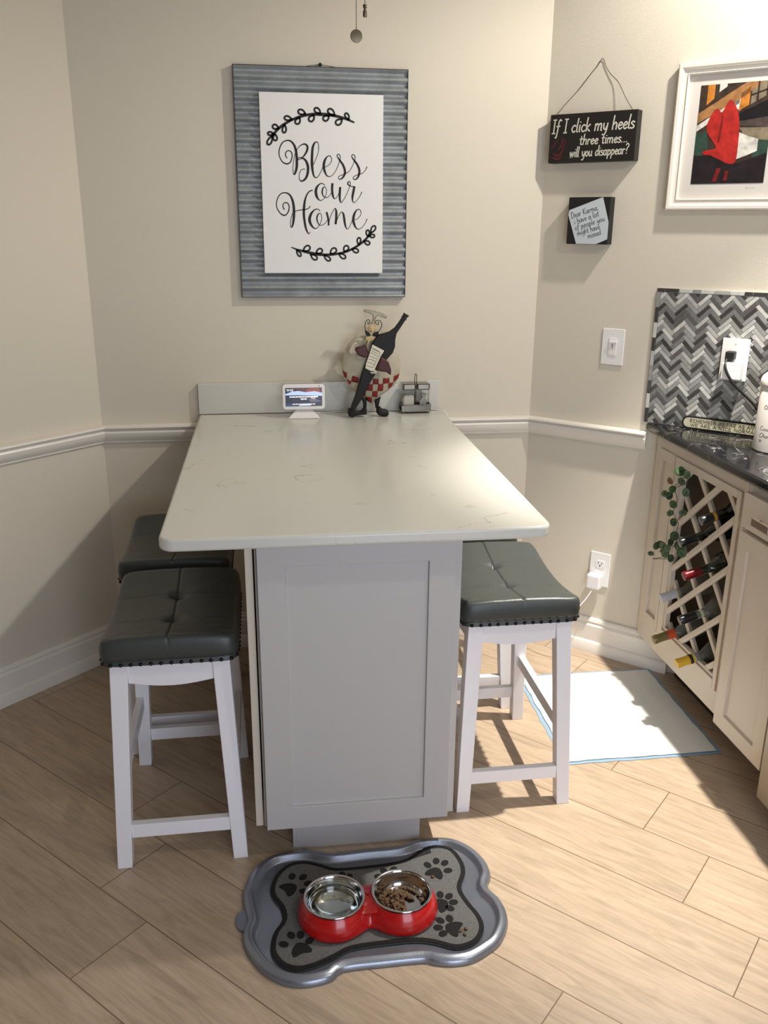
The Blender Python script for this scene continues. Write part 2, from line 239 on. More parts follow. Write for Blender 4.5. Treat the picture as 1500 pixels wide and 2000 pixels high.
BRANCHES = [[304.6,473.8,3.1,284.1,481.5,4.4,257.5,489.0,5.2,226.5,494.4,6.1,197.7,495.3,6.6,171.3,495.1,5.7,144.8,490.9,5.2,118.3,483.4,4.8,91.7,471.1,4.8,67.2,456.4,5.2,46.9,437.7,4.8,37.9,427.4,3.9],[59.4,451.2,3.7,55.2,458.4,3.7,49.4,461.9,3.7,44.0,461.0,3.7,41.0,457.9,3.7,40.6,453.8,3.7,43.7,449.8,3.7,50.7,448.7,3.7,59.4,451.2,3.7],[102.8,478.4,3.7,96.0,484.9,3.7,88.1,487.8,3.7,82.0,486.5,3.7,79.3,483.3,3.7,79.9,479.4,3.7,84.6,476.0,3.7,93.2,475.4,3.7,102.8,478.4,3.7],[147.1,495.6,3.7,141.6,503.6,3.7,134.2,507.9,3.7,127.7,507.3,3.7,124.3,504.1,3.7,124.0,499.7,3.7,128.0,495.2,3.7,136.6,493.5,3.7,147.1,495.6,3.7],[195.6,497.7,3.7,193.2,506.8,3.7,187.9,512.9,3.7,181.9,514.3,3.7,177.7,512.4,3.7,176.1,508.5,3.7,178.2,503.1,3.7,185.5,499.0,3.7,195.6,497.7,3.7],[241.5,493.1,3.7,238.8,503.5,3.7,232.8,510.7,3.7,225.9,512.5,3.7,221.1,510.4,3.7,219.2,506.0,3.7,221.7,499.8,3.7,229.9,494.9,3.7,241.5,493.1,3.7],[287.4,481.6,3.7,288.0,490.1,3.7,285.4,497.0,3.7,280.9,500.3,3.7,277.1,500.0,3.7,274.7,497.2,3.7,275.0,492.0,3.7,279.7,486.0,3.7,287.4,481.6,3.7],[79.4,461.7,3.7,73.5,453.9,3.7,71.3,445.7,3.7,73.1,440.2,3.7,76.6,438.4,3.7,80.4,439.8,3.7,83.5,445.0,3.7,83.3,453.3,3.7,79.4,461.7,3.7],[128.2,483.6,3.7,119.1,479.9,3.7,113.8,474.3,3.7,113.7,468.8,3.7,116.8,465.6,3.7,121.4,464.9,3.7,126.6,467.8,3.7,129.3,474.7,3.7,128.2,483.6,3.7],[174.5,492.2,3.7,164.4,489.5,3.7,158.1,484.2,3.7,157.2,478.5,3.7,159.9,474.7,3.7,164.7,473.3,3.7,170.5,475.6,3.7,174.4,482.6,3.7,174.5,492.2,3.7],[223.1,491.3,3.7,213.1,491.5,3.7,205.9,488.2,3.7,203.7,483.0,3.7,205.2,478.7,3.7,209.3,476.2,3.7,215.3,476.8,3.7,220.6,482.3,3.7,223.1,491.3,3.7],[265.2,482.1,3.7,254.3,481.6,3.7,246.5,477.7,3.7,244.3,472.0,3.7,246.1,467.4,3.7,250.7,464.9,3.7,257.2,466.0,3.7,262.8,472.3,3.7,265.2,482.1,3.7],[37.9,427.4,3.7,28.4,420.4,3.7,22.5,411.8,3.7,21.7,404.9,3.7,24.3,401.6,3.7,28.8,402.0,3.7,34.3,406.9,3.7,37.8,416.4,3.7,37.9,427.4,3.7],[46.8,433.7,3.7,42.5,426.3,3.7,41.8,419.4,3.7,44.6,415.3,3.7,48.4,414.4,3.7,52.0,416.1,3.7,54.1,420.9,3.7,52.3,427.5,3.7,46.8,433.7,3.7],[42.5,434.6,3.7,36.5,438.6,3.7,30.3,439.6,3.7,26.0,437.7,3.7,24.5,434.8,3.7,25.6,431.9,3.7,29.6,429.9,3.7,35.9,430.8,3.7,42.5,434.6,3.7],[91.2,83.8,1.6,108.5,77.0,3.5,131.1,71.1,5.1,157.9,65.2,5.9,184.8,60.7,5.9,220.2,60.0,5.1,251.6,64.1,4.7,274.7,69.6,4.7,299.9,80.7,4.7,325.1,95.8,4.7,346.1,113.8,4.7,360.7,130.8,3.1],[131.1,72.1,3.5,142.4,71.7,3.5,151.0,75.3,3.5,154.2,81.1,3.5,153.1,86.1,3.5,148.9,89.0,3.5,142.0,88.4,3.5,135.2,82.2,3.5,131.1,72.1,3.5],[174.5,65.3,3.5,184.5,63.9,3.5,192.3,66.5,3.5,195.3,71.6,3.5,194.4,76.3,3.5,190.7,79.4,3.5,184.6,79.5,3.5,178.4,74.4,3.5,174.5,65.3,3.5],[222.3,63.4,3.5,233.4,64.3,3.5,241.1,68.7,3.5,243.3,74.8,3.5,241.3,79.5,3.5,236.7,81.9,3.5,230.1,80.6,3.5,224.6,73.8,3.5,222.3,63.4,3.5],[269.4,70.6,3.5,278.9,73.8,3.5,284.3,79.3,3.5,284.3,85.0,3.5,281.1,88.6,3.5,276.2,89.7,3.5,270.8,87.1,3.5,268.1,80.1,3.5,269.4,70.6,3.5],[318.8,92.8,3.5,324.2,100.5,3.5,326.1,108.4,3.5,324.3,113.8,3.5,320.9,115.7,3.5,317.3,114.4,3.5,314.4,109.3,3.5,314.9,101.2,3.5,318.8,92.8,3.5],[350.3,119.8,3.5,354.5,127.1,3.5,355.4,134.3,3.5,353.1,138.9,3.5,349.8,140.2,3.5,346.6,138.7,3.5,344.5,134.0,3.5,345.8,126.9,3.5,350.3,119.8,3.5],[360.7,131.8,3.5,370.1,136.9,3.5,376.0,143.9,3.5,376.8,150.2,3.5,374.3,153.7,3.5,369.9,154.0,3.5,364.4,150.3,3.5,360.9,142.0,3.5,360.7,131.8,3.5],[355.5,120.9,3.5,362.0,117.1,3.5,368.4,116.5,3.5,372.3,118.8,3.5,373.4,122.0,3.5,371.9,125.0,3.5,367.7,126.8,3.5,361.5,125.4,3.5,355.5,120.9,3.5],[337.7,103.8,3.5,342.3,96.7,3.5,348.4,92.8,3.5,353.8,93.2,3.5,356.6,96.0,3.5,356.8,99.8,3.5,353.5,103.8,3.5,346.4,105.5,3.5,337.7,103.8,3.5],[296.7,77.7,3.5,302.3,70.5,3.5,309.2,66.8,3.5,314.9,67.6,3.5,317.7,70.8,3.5,317.6,74.9,3.5,313.6,78.9,3.5,305.8,80.1,3.5,296.7,77.7,3.5],[251.6,63.5,3.5,256.2,54.4,3.5,263.1,48.4,3.5,269.7,47.3,3.5,273.5,49.6,3.5,274.2,53.8,3.5,270.7,59.1,3.5,262.2,62.9,3.5,251.6,63.5,3.5],[201.4,57.4,3.5,205.0,48.1,3.5,211.0,41.6,3.5,217.2,39.8,3.5,221.0,41.4,3.5,222.1,45.3,3.5,219.2,50.8,3.5,211.5,55.5,3.5,201.4,57.4,3.5],[155.7,60.2,3.5,159.4,50.7,3.5,165.7,44.3,3.5,172.2,43.1,3.5,176.2,45.3,3.5,177.4,49.6,3.5,174.4,55.2,3.5,166.3,59.4,3.5,155.7,60.2,3.5],[109.5,74.0,3.5,110.0,65.2,3.5,113.2,58.0,3.5,117.8,54.8,3.5,121.4,55.1,3.5,123.3,58.1,3.5,122.4,63.6,3.5,117.3,69.6,3.5,109.5,74.0,3.5]]
TRAY = [[-0.2417,-1.343],[-0.2151,-1.2767],[-0.1748,-1.2381],[-0.1186,-1.2268],[-0.0677,-1.2314],[-0.0278,-1.2466],[0.0131,-1.2483],[0.0754,-1.2452],[0.1589,-1.2448],[0.1982,-1.2306],[0.2525,-1.2245],[0.3034,-1.2368],[0.3429,-1.2733],[0.3666,-1.3256],[0.3688,-1.3765],[0.35,-1.4192],[0.3669,-1.4583],[0.3736,-1.5044],[0.364,-1.5465],[0.3355,-1.5903],[0.3015,-1.6143],[0.2604,-1.6339],[0.215,-1.6371],[0.1769,-1.6281],[0.152,-1.6192],[0.0638,-1.6182],[-0.0237,-1.6199],[-0.0514,-1.64],[-0.0988,-1.6492],[-0.1407,-1.6435],[-0.1822,-1.6196],[-0.2159,-1.5775],[-0.24,-1.5239],[-0.2426,-1.4826],[-0.2338,-1.4536],[-0.2386,-1.4218],[-0.2436,-1.3826]]
MAT = [[-0.177,-1.3494],[-0.1614,-1.303],[-0.1305,-1.2712],[-0.0901,-1.2656],[-0.0508,-1.2819],[-0.0123,-1.3016],[0.058,-1.3038],[0.1348,-1.2995],[0.1723,-1.2897],[0.2196,-1.2582],[0.2629,-1.2524],[0.2956,-1.2722],[0.3103,-1.323],[0.3054,-1.3657],[0.2847,-1.4115],[0.2932,-1.4592],[0.3075,-1.4996],[0.31,-1.5371],[0.2943,-1.5709],[0.2665,-1.5904],[0.2291,-1.594],[0.1878,-1.574],[0.1444,-1.5623],[0.0719,-1.5612],[-0.0005,-1.5657],[-0.0377,-1.5832],[-0.0829,-1.6018],[-0.1221,-1.6072],[-0.1559,-1.5918],[-0.1767,-1.5587],[-0.1795,-1.5243],[-0.1707,-1.4902],[-0.1515,-1.4564],[-0.155,-1.4182],[-0.1729,-1.3833]]
PAWS = [[[-0.1314,-1.3578],[-0.1239,-1.3174],[-0.0972,-1.3231],[-0.0849,-1.347],[-0.0984,-1.3723]],[[0.007,-1.3593],[0.0002,-1.3284],[0.0166,-1.3377],[-0.008,-1.3365],[0.0223,-1.3545]],[[0.1117,-1.3526],[0.1052,-1.3283],[0.1306,-1.3267],[0.0901,-1.3462],[0.1377,-1.3455]],[[0.2325,-1.3511],[0.2189,-1.3219],[0.2432,-1.3105],[0.2633,-1.3205],[0.266,-1.3485]],[[0.2253,-1.4588],[0.2293,-1.4278],[0.2496,-1.4359],[0.2559,-1.4564],[0.2438,-1.4742]],[[0.2374,-1.5355],[0.2355,-1.5058],[0.2126,-1.5089],[0.2036,-1.5297],[0.2113,-1.5488]],[[-0.1148,-1.5494],[-0.1338,-1.5074],[-0.1517,-1.5318],[-0.1127,-1.5091],[-0.0936,-1.5293]]]
CHEF = {"belly":[20.0,46.4,-5.1,64.3,-41.8,88.8,-69.6,121.6,-81.1,153.8,-82.0,185.6,-73.2,223.3,-60.3,250.4,-37.0,268.9,-5.2,279.0,28.8,276.6,58.7,263.8,93.2,242.4,112.9,214.8,122.0,182.8,120.3,150.7,107.7,114.3,81.8,88.8,55.8,71.9,38.4,61.3],"hat":[-9.4,364.5,-1.0,367.1,28.5,362.3,58.1,352.9,70.9,344.6,69.9,338.4,62.5,337.4,41.2,345.8,34.9,342.7,30.7,330.4,28.6,318.1,15.9,316.1,23.3,334.6,23.2,346.9,15.8,354.1,-1.0,357.3,-8.4,360.4],"head":[13.8,318.2,28.6,320.1,37.2,309.7,37.2,299.4,24.5,293.3,16.0,289.2,7.5,295.5,3.3,301.7,8.5,310.0],"must_l":[14.3,284.0,7.5,293.4,-5.2,301.8,-6.9,293.5,-3.1,284.2,3.3,281.0,10.7,281.9],"must_r":[16.0,284.0,24.5,293.3,40.4,297.3,39.4,284.8,34.1,278.6,24.5,278.7],"scarf":[-5.2,276.9,11.8,280.9,27.7,277.6,24.6,268.3,14.0,266.3,3.3,253.9,-2.0,249.8,2.3,266.4,-5.2,268.6],"bottle":[123.8,358.7,142.1,349.3,132.6,341.1,131.7,334.9,127.4,332.9,111.7,309.1,99.1,290.5,95.0,271.8,94.2,246.6,86.9,225.6,65.6,202.6,44.2,183.8,31.4,160.6,7.8,122.4,-13.7,77.5,-33.3,47.5,-43.1,32.4,-57.1,33.8,-54.9,45.7,-41.8,78.0,-28.8,120.9,-18.0,159.2,-5.1,193.0,11.9,234.9,20.3,264.1,35.2,284.8,58.5,290.9,75.6,295.9,94.6,309.3,107.2,325.8,118.7,343.2,118.7,348.4,124.0,349.4],"label":[16.1,254.8,56.8,233.4,44.1,213.5,37.7,198.8,24.9,171.3,27.1,164.9,14.2,164.0,3.5,168.5,-8.8,175.0,-5.1,193.0,3.4,216.1],"sleeve_l":[-5.2,257.1,-0.9,239.3,7.7,213.9,-11.6,210.0,-30.7,216.5,-42.4,235.5,-41.7,246.0,-22.2,247.9],"sleeve_r":[44.1,214.5,59.2,207.0,72.2,194.1,81.0,168.4,80.1,149.2,63.8,161.2,44.4,163.6,28.2,169.2,35.6,190.3],"arm":[-41.2,260.6,-54.0,250.3,-62.6,229.5,-56.3,214.7,-39.3,214.5,-30.7,218.6,-41.3,235.5,-39.2,248.1,-30.7,256.3],"hand":[5.6,163.1,16.4,160.8,24.9,170.3,32.5,164.8,29.3,156.4,14.2,155.5],"leg_l":[-18.1,75.4,-5.1,64.3,2.5,55.5,1.5,33.7,-9.4,33.9,-10.5,47.0,-15.9,62.4],"leg_r":[29.7,57.1,53.6,69.7,49.3,56.7,42.9,35.0,33.1,35.2],"shoe_l":[-65.9,15.4,-62.6,28.5,-50.6,32.6,-39.8,25.8,-26.8,17.9,-17.0,20.9,-8.3,33.9,0.4,31.5,0.4,9.6,-31.2,8.1,-48.6,0.8,-62.7,4.4],"shoe_r":[36.4,35.1,49.5,33.8,56.1,23.8,67.0,24.6,77.0,18.9,79.3,7.9,73.9,-3.1,56.3,-6.0,43.1,4.2,35.4,13.2]}
CURLS = [[-5.2,299.7,-6.9,314.2,-4.2,328.6,3.2,335.1,9.1,332.6,9.1,324.4,4.3,321.3,2.2,325.5,5.3,328.1],[39.8,296.2,47.8,307.6,50.5,320.0,45.5,330.3,37.0,333.5,30.3,330.4,29.7,323.2,35.0,319.0,40.3,321.1,39.2,326.2,35.0,326.7]]
LABELLINES = [[14.0,244.3,29.0,236.8,41.9,228.3],[11.9,234.9,24.7,228.5,35.5,223.1],[9.4,226.6,16.2,225.4,24.8,219.0,33.3,215.7],[5.5,216.1,14.1,213.9,20.5,209.6,29.1,207.3],[3.4,205.6,12.0,204.4,18.4,200.1,25.9,197.9],[-0.9,195.0,7.7,193.9,16.3,189.5,22.7,188.4],[-4.1,184.5,5.6,181.2,16.3,177.8,22.7,184.1,31.3,205.2,41.9,226.2,33.3,232.6,16.2,240.1]]
CHECKS = [[-82.2,160.1,-68.3,153.6,-68.4,134.4,-75.9,138.8],[-49.1,144.7,-28.8,139.1,-29.9,119.8,-53.5,123.4],[-68.5,132.2,-53.5,123.4,-55.7,111.7,-63.2,119.3],[21.8,134.0,41.3,132.6,41.4,114.3,21.9,114.7],[57.5,134.5,80.3,135.2,80.4,118.0,57.6,115.1],[96.5,140.3,118.1,147.5,114.0,132.5,96.7,118.8],[3.5,113.9,21.9,114.7,20.9,90.9,-0.8,92.4],[40.7,114.3,59.8,114.7,58.3,89.2,39.4,89.5],[78.3,116.9,96.7,117.7,90.4,103.8,78.5,96.4],[-13.7,90.5,-0.8,92.4,-2.9,70.8,-17.0,77.6],[20.9,89.9,39.4,89.5,38.4,67.8,19.9,70.4],[-1.8,68.6,19.9,67.1,20.0,45.3,14.5,46.5,-0.7,57.7]]
VLEAF = [[-0.595,0.817],[-0.643,0.818],[-0.528,0.766],[-0.56,0.745],[-0.512,0.718],[-0.545,0.718],[-0.571,0.699],[-0.56,0.667],[-0.593,0.644],[-0.638,0.692],[-0.64,0.76],[-0.61,0.789],[-0.623,0.608],[-0.499,0.528],[-0.469,0.491],[-0.539,0.525],[-0.556,0.55],[-0.601,0.522],[-0.671,0.582],[-0.583,0.552],[-0.65,0.584],[-0.514,0.537],[-0.567,0.527],[-0.608,0.582],[-0.684,0.572]]
VSTEM = [[[-0.644,0.813],[-0.612,0.781],[-0.567,0.751],[-0.564,0.709],[-0.571,0.67],[-0.589,0.64],[-0.607,0.612],[-0.627,0.594]],[[-0.613,0.816],[-0.581,0.78],[-0.551,0.753],[-0.515,0.746]],[[-0.637,0.595],[-0.587,0.561],[-0.528,0.529],[-0.478,0.496]],[[-0.536,0.513],[-0.502,0.487],[-0.465,0.467],[-0.591,0.516]]]
# ------------------------------------------------------------------ materials
M_wall = mat('wall_paint', srgb(215, 207, 191), .75, spec=.25, bump=.25, bscale=380)
M_trim = mat('trim_paint', srgb(232, 226, 216), .28, coat=.2)
M_ceil = mat('ceiling_paint', srgb(225, 220, 210), .9)
M_cabw = mat('cream_cabinet_paint', srgb(214, 203, 188), .38)
M_cabg = mat('grey_cabinet_paint', srgb(186, 183, 181), .45, bump=.08, bscale=300)
M_white = mat('white_lacquer', srgb(236, 234, 238), .4, bump=.06, bscale=120)
M_plastic = mat('white_plastic', srgb(238, 236, 234), .3)
M_board = mat('painted_board', srgb(233, 232, 230), .6, bump=.15, bscale=500)
M_black = mat('black_paint', srgb(26, 25, 24), .55)
M_ink = mat('black_ink', srgb(24, 22, 22), .6)
M_leather = mat('grey_leather', srgb(61, 65, 63), .34, spec=.5, bump=.22, bscale=420)
M_nail = mat('dark_nailhead', srgb(38, 36, 35), .3, metal=.7)
M_steel = mat('stainless', srgb(190, 188, 184), .2, metal=1)
M_chrome = mat('chrome', srgb(122, 116, 107), .16, metal=1)
M_dark = mat('dark_void', srgb(60, 50, 42), .8)
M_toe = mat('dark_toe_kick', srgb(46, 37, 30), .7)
M_glass = mat('clear_glass', (.97, .98, .97), .03, trans=1, ior=1.12)
M_cream = mat('cream_metal_paint', srgb(186, 178, 158), .5, var=.08, vscale=30)
M_red = mat('dark_red_paint', srgb(128, 26, 26), .5)
M_maroon = mat('maroon_paint', srgb(72, 34, 36), .5)
M_cblack = mat('figurine_black', srgb(20, 18, 20), .6)
M_brass = mat('antique_metal', srgb(120, 108, 88), .35, metal=.9)

def floor_mat():
    m = bpy.data.materials.new('wood_look_tile'); m.use_nodes = True; N, L = nodes(m); b = N['Principled BSDF']
    geo = N.new('ShaderNodeNewGeometry'); sep = N.new('ShaderNodeSeparateXYZ'); L.new(geo.outputs['Position'], sep.inputs[0])
    def mt(op, a, b_=None, c=None):
        n = N.new('ShaderNodeMath'); n.operation = op
        for i, v in enumerate((a, b_, c)):
            if v is None: continue
            if isinstance(v, (int, float)): n.inputs[i].default_value = v
            else: L.new(v, n.inputs[i])
        return n.outputs[0]
    X, Y = sep.outputs[0], sep.outputs[1]
    U = mt('MULTIPLY', mt('SUBTRACT', X, Y), .70711); V = mt('MULTIPLY', mt('ADD', X, Y), .70711)
    W, LEN = .2055, 1.22
    rv = mt('DIVIDE', mt('ADD', V, .30), W); row = mt('FLOOR', rv); fv = mt('SUBTRACT', rv, row)
    off = mt('ADD', mt('MULTIPLY', row, -.178), .25); off = mt('ADD', off, mt('MULTIPLY', mt('LESS_THAN', row, -3.5), .57))
    ru = mt('DIVIDE', mt('SUBTRACT', U, off), LEN); col = mt('FLOOR', ru); fu = mt('SUBTRACT', ru, col)
    # joints
    dv = mt('MULTIPLY', mt('MINIMUM', fv, mt('SUBTRACT', 1, fv)), W); du = mt('MULTIPLY', mt('MINIMUM', fu, mt('SUBTRACT', 1, fu)), LEN)
    dj = mt('MINIMUM', dv, du); joint = mt('LESS_THAN', dj, .0013)
    # plank random
    cb = N.new('ShaderNodeCombineXYZ'); L.new(row, cb.inputs[0]); L.new(col, cb.inputs[1])
    wn = N.new('ShaderNodeTexWhiteNoise'); L.new(cb.outputs[0], wn.inputs[0])
    # grain
    gv = N.new('ShaderNodeCombineXYZ'); L.new(mt('MULTIPLY', U, 1.6), gv.inputs[0]); L.new(mt('MULTIPLY', V, 14), gv.inputs[1]); L.new(mt('MULTIPLY', wn.outputs['Value'], 37), gv.inputs[2])
    n1 = N.new('ShaderNodeTexNoise'); n1.inputs['Scale'].default_value = 3.0; n1.inputs['Detail'].default_value = 8; n1.inputs['Distortion'].default_value = 1.2; n1.inputs['Roughness'].default_value = .62
    L.new(gv.outputs[0], n1.inputs['Vector'])
    gv2 = N.new('ShaderNodeCombineXYZ'); L.new(mt('MULTIPLY', U, 6), gv2.inputs[0]); L.new(mt('MULTIPLY', V, 90), gv2.inputs[1]); L.new(mt('MULTIPLY', wn.outputs['Value'], 11), gv2.inputs[2])
    n2 = N.new('ShaderNodeTexNoise'); n2.inputs['Scale'].default_value = 4; n2.inputs['Detail'].default_value = 5; L.new(gv2.outputs[0], n2.inputs['Vector'])
    gv3 = N.new('ShaderNodeCombineXYZ'); L.new(mt('MULTIPLY', U, 1.5), gv3.inputs[0]); L.new(mt('MULTIPLY', V, 5), gv3.inputs[1]); L.new(mt('MULTIPLY', wn.outputs['Value'], 53), gv3.inputs[2])
    n3 = N.new('ShaderNodeTexNoise'); n3.inputs['Scale'].default_value = 2.2; n3.inputs['Detail'].default_value = 6; n3.inputs['Roughness'].default_value = .7; L.new(gv3.outputs[0], n3.inputs['Vector'])
    cr = N.new('ShaderNodeValToRGB'); L.new(n1.outputs['Fac'], cr.inputs[0]); e = cr.color_ramp.elements
    e[0].position = .30; e[0].color = (*srgb(160, 142, 120), 1); e[1].position = .52; e[1].color = (*srgb(180, 159, 136), 1)
    e2 = e.new(.75); e2.color = (*srgb(194, 174, 151), 1)
    st = N.new('ShaderNodeMapRange'); L.new(n3.outputs['Fac'], st.inputs[0]); st.inputs[1].default_value = .60; st.inputs[2].default_value = .74; st.inputs[3].default_value = 0; st.inputs[4].default_value = .38
    mx = N.new('ShaderNodeMix'); mx.data_type = 'RGBA'; L.new(st.outputs[0], mx.inputs[0]); L.new(cr.outputs[0], mx.inputs[6]); mx.inputs[7].default_value = (*srgb(128, 98, 70), 1)
    br = mt('ADD', mt('MULTIPLY', wn.outputs['Value'], .10), mt('ADD', mt('MULTIPLY', n2.outputs['Fac'], .20), .87))
    vs = N.new('ShaderNodeVectorMath'); vs.operation = 'SCALE'; L.new(mx.outputs[2], vs.inputs[0]); L.new(br, vs.inputs['Scale'])
    mj = N.new('ShaderNodeMix'); mj.data_type = 'RGBA'; L.new(joint, mj.inputs[0]); L.new(vs.outputs[0], mj.inputs[6]); mj.inputs[7].default_value = (*srgb(112, 90, 68), 1)
    L.new(mj.outputs[2], b.inputs['Base Color']); b.inputs['Roughness'].default_value = .34
    bp = N.new('ShaderNodeBump'); bp.inputs['Strength'].default_value = .25; bp.inputs['Distance'].default_value = .0006
    L.new(mt('ADD', n2.outputs['Fac'], mt('MULTIPLY', joint, -1.5)), bp.inputs['Height']); L.new(bp.outputs[0], b.inputs['Normal'])
    return m
def stone_mat(name, base, vein, rough, scale, lo, hi, amt):
    m = bpy.data.materials.new(name); m.use_nodes = True; N, L = nodes(m); b = N['Principled BSDF']; tc = N.new('ShaderNodeTexCoord')
    n0 = N.new('ShaderNodeTexNoise'); n0.inputs['Scale'].default_value = scale; n0.inputs['Detail'].default_value = 6; n0.inputs['Distortion'].default_value = 1.6
    L.new(tc.outputs['Object'], n0.inputs['Vector'])
    a = N.new('ShaderNodeMath'); a.operation = 'SUBTRACT'; L.new(n0.outputs['Fac'], a.inputs[0]); a.inputs[1].default_value = .5
    ab = N.new('ShaderNodeMath'); ab.operation = 'ABSOLUTE'; L.new(a.outputs[0], ab.inputs[0])
    r = N.new('ShaderNodeMapRange'); L.new(ab.outputs[0], r.inputs[0]); r.inputs[1].default_value = 0; r.inputs[2].default_value = .012; r.inputs[3].default_value = 1; r.inputs[4].default_value = 0
    n1 = N.new('ShaderNodeTexNoise'); n1.inputs['Scale'].default_value = scale*1.7; n1.inputs['Detail'].default_value = 3; L.new(tc.outputs['Object'], n1.inputs['Vector'])
    r1 = N.new('ShaderNodeMapRange'); L.new(n1.outputs['Fac'], r1.inputs[0]); r1.inputs[1].default_value = lo; r1.inputs[2].default_value = hi
    mu = N.new('ShaderNodeMath'); mu.operation = 'MULTIPLY'; L.new(r.outputs[0], mu.inputs[0]); L.new(r1.outputs[0], mu.inputs[1])
    mu2 = N.new('ShaderNodeMath'); mu2.operation = 'MULTIPLY'; L.new(mu.outputs[0], mu2.inputs[0]); mu2.inputs[1].default_value = amt
    mx = N.new('ShaderNodeMix'); mx.data_type = 'RGBA'; L.new(mu2.outputs[0], mx.inputs[0]); mx.inputs[6].default_value = (*base, 1); mx.inputs[7].default_value = (*vein, 1)
    L.new(mx.outputs[2], b.inputs['Base Color']); b.inputs['Roughness'].default_value = rough
    return m
M_floor = floor_mat()
M_quartz = stone_mat('white_quartz', srgb(206, 205, 197), srgb(120, 116, 108), .2, 3.4, .56, .66, .6)
M_marble = stone_mat('black_marble', srgb(22, 22, 24), srgb(150, 148, 145), .1, 6, .45, .6, .85)

# ------------------------------------------------------------------ the room
AR, AL, CR_, CL_ = .755, .783, .8411, -.710
Rd = Vector((math.cos(AR), -math.sin(AR), 0)); Rin = Vector((math.sin(AR), math.cos(AR), 0))
Ld = Vector((-math.cos(AL), -math.sin(AL), 0))
COR = Vector((CR_, 0, 0)); COL = Vector((CL_, 0, 0))
def RW(s, z=0, off=0): return COR+Rd*s+Vector((0, 0, z))-Rin*off
HC = 2.66; 
pR = COR+Rd*1.386; pL = COL+Ld*2.1; YB = -4.0
plan = [pL, COL, COR, pR, Vector((pR.x, YB, 0)), Vector((pL.x, YB, 0))]
m = MB(); m.prism([(p.x, p.y) for p in plan], -.06, 0); structure(m.build('floor', M_floor))
m = MB(); m.prism([(p.x, p.y) for p in plan], HC, HC+.06); structure(m.build('ceiling', M_ceil))
def wall(name, a, b, outs=(0, 0), th=.08, mm=None):
    d = (b-a).normalized(); n = Vector((-d.y, d.x, 0))   # left of a->b is outside here
    m = MB(); q = [a-d*outs[0], b+d*outs[1], b+d*outs[1]+n*th, a-d*outs[0]+n*th]
    m.prism([(p.x, p.y) for p in q], 0, HC); return structure(m.build(name, mm or M_wall))
wall('wall_left', pL, COL); wall('wall_back', COL, COR); wall('wall_right', COR, pR)
M_wall2 = mat('low_bounce_taupe', srgb(140, 128, 112), .8)  # unseen walls coloured darker to cut the light they bounce back
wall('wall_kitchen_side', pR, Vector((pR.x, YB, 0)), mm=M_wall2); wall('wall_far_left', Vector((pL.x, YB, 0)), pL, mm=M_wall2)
# unseen rear wall; its glazed door is added to carry the daylight
m = MB()
x0, x1 = -.1, 1.22
m.box((pL.x, YB, 0), (x0, YB-.08, HC)); m.box((x1, YB, 0), (pR.x, YB-.08, HC)); m.box((x0, YB, 2.15), (x1, YB-.08, HC))
structure(m.build('wall_rear', M_wall2))
m = MB()
for x in (x0, (x0+x1)/2-.03, x1-.06): m.box((x, YB-.06, 0), (x+.06, YB-.02, 2.15))
m.box((x0, YB-.06, 0), (x1, YB-.02, .06)); m.box((x0, YB-.06, 2.09), (x1, YB-.02, 2.15))
structure(m.build('added_door_1', M_trim))

def moulding(name, a, b, prof, ma, mb_, m_):
    """profile (out, z) swept from a to b; ma/mb_ = mitre tangents (shift along the wall per unit out)"""
    d = (b-a).normalized(); inn = Vector((d.y, -d.x, 0))
    m = MB(); n = len(prof)
    vs = [a+inn*o+d*(o*ma)+Vector((0, 0, z)) for o, z in prof]+[b+inn*o-d*(o*mb_)+Vector((0, 0, z)) for o, z in prof]
    m.add(vs, [tuple(range(n)), tuple(range(n, 2*n))]+[(i, (i+1) % n, n+(i+1) % n, n+i) for i in range(n)])
    return structure(m.build(name, m_, smooth=35))
RAIL = [(0, .816), (.010, .818), (.011, .824), (.020, .832), (.027, .846), (.029, .856), (.026, .862), (.020, .864), (.020, .867), (.030, .870), (.033, .874), (.031, .879), (.026, .881), (0, .881)]
BASE = [(0, 0), (.026, 0), (.026, .040), (.022, .046), (.018, .048), (.018, .108), (.014, .113), (.010, .117), (.014, .122), (.013, .130), (.008, .136), (0, .136)]
tL, tR = math.tan(AL/2), math.tan(AR/2)
moulding('trim_1', pL, COL, RAIL, 0, tL, M_trim); moulding('trim_2', COL, COR, RAIL, tL, tR, M_trim); moulding('trim_3', COR, RW(.452), RAIL, tR, 0, M_trim)
moulding('baseboard_left', pL, COL, BASE, 0, tL, M_trim); moulding('baseboard_back', COL, COR, BASE, tL, tR, M_trim); moulding('baseboard_right', COR, RW(.615), BASE, tR, 0, M_trim)
# ceiling lamps the light comes from
for i, (x, y) in enumerate(((1.31, -.95), (1.31, -2.36), (-.4, -3.3))):
    t = thing('recessed_light', ('recessed round ceiling light over the black worktop end', 'recessed round ceiling light further along the kitchen side', 'recessed round ceiling light near the added glazed door')[i], 'ceiling light', (x, y, HC))
    m = MB(); m.lathe([(.075, -.001), (.075, -.006), (.06, -.006), (.056, -.001)], 32); m.build('trim_ring', M_trim, t, smooth=40)

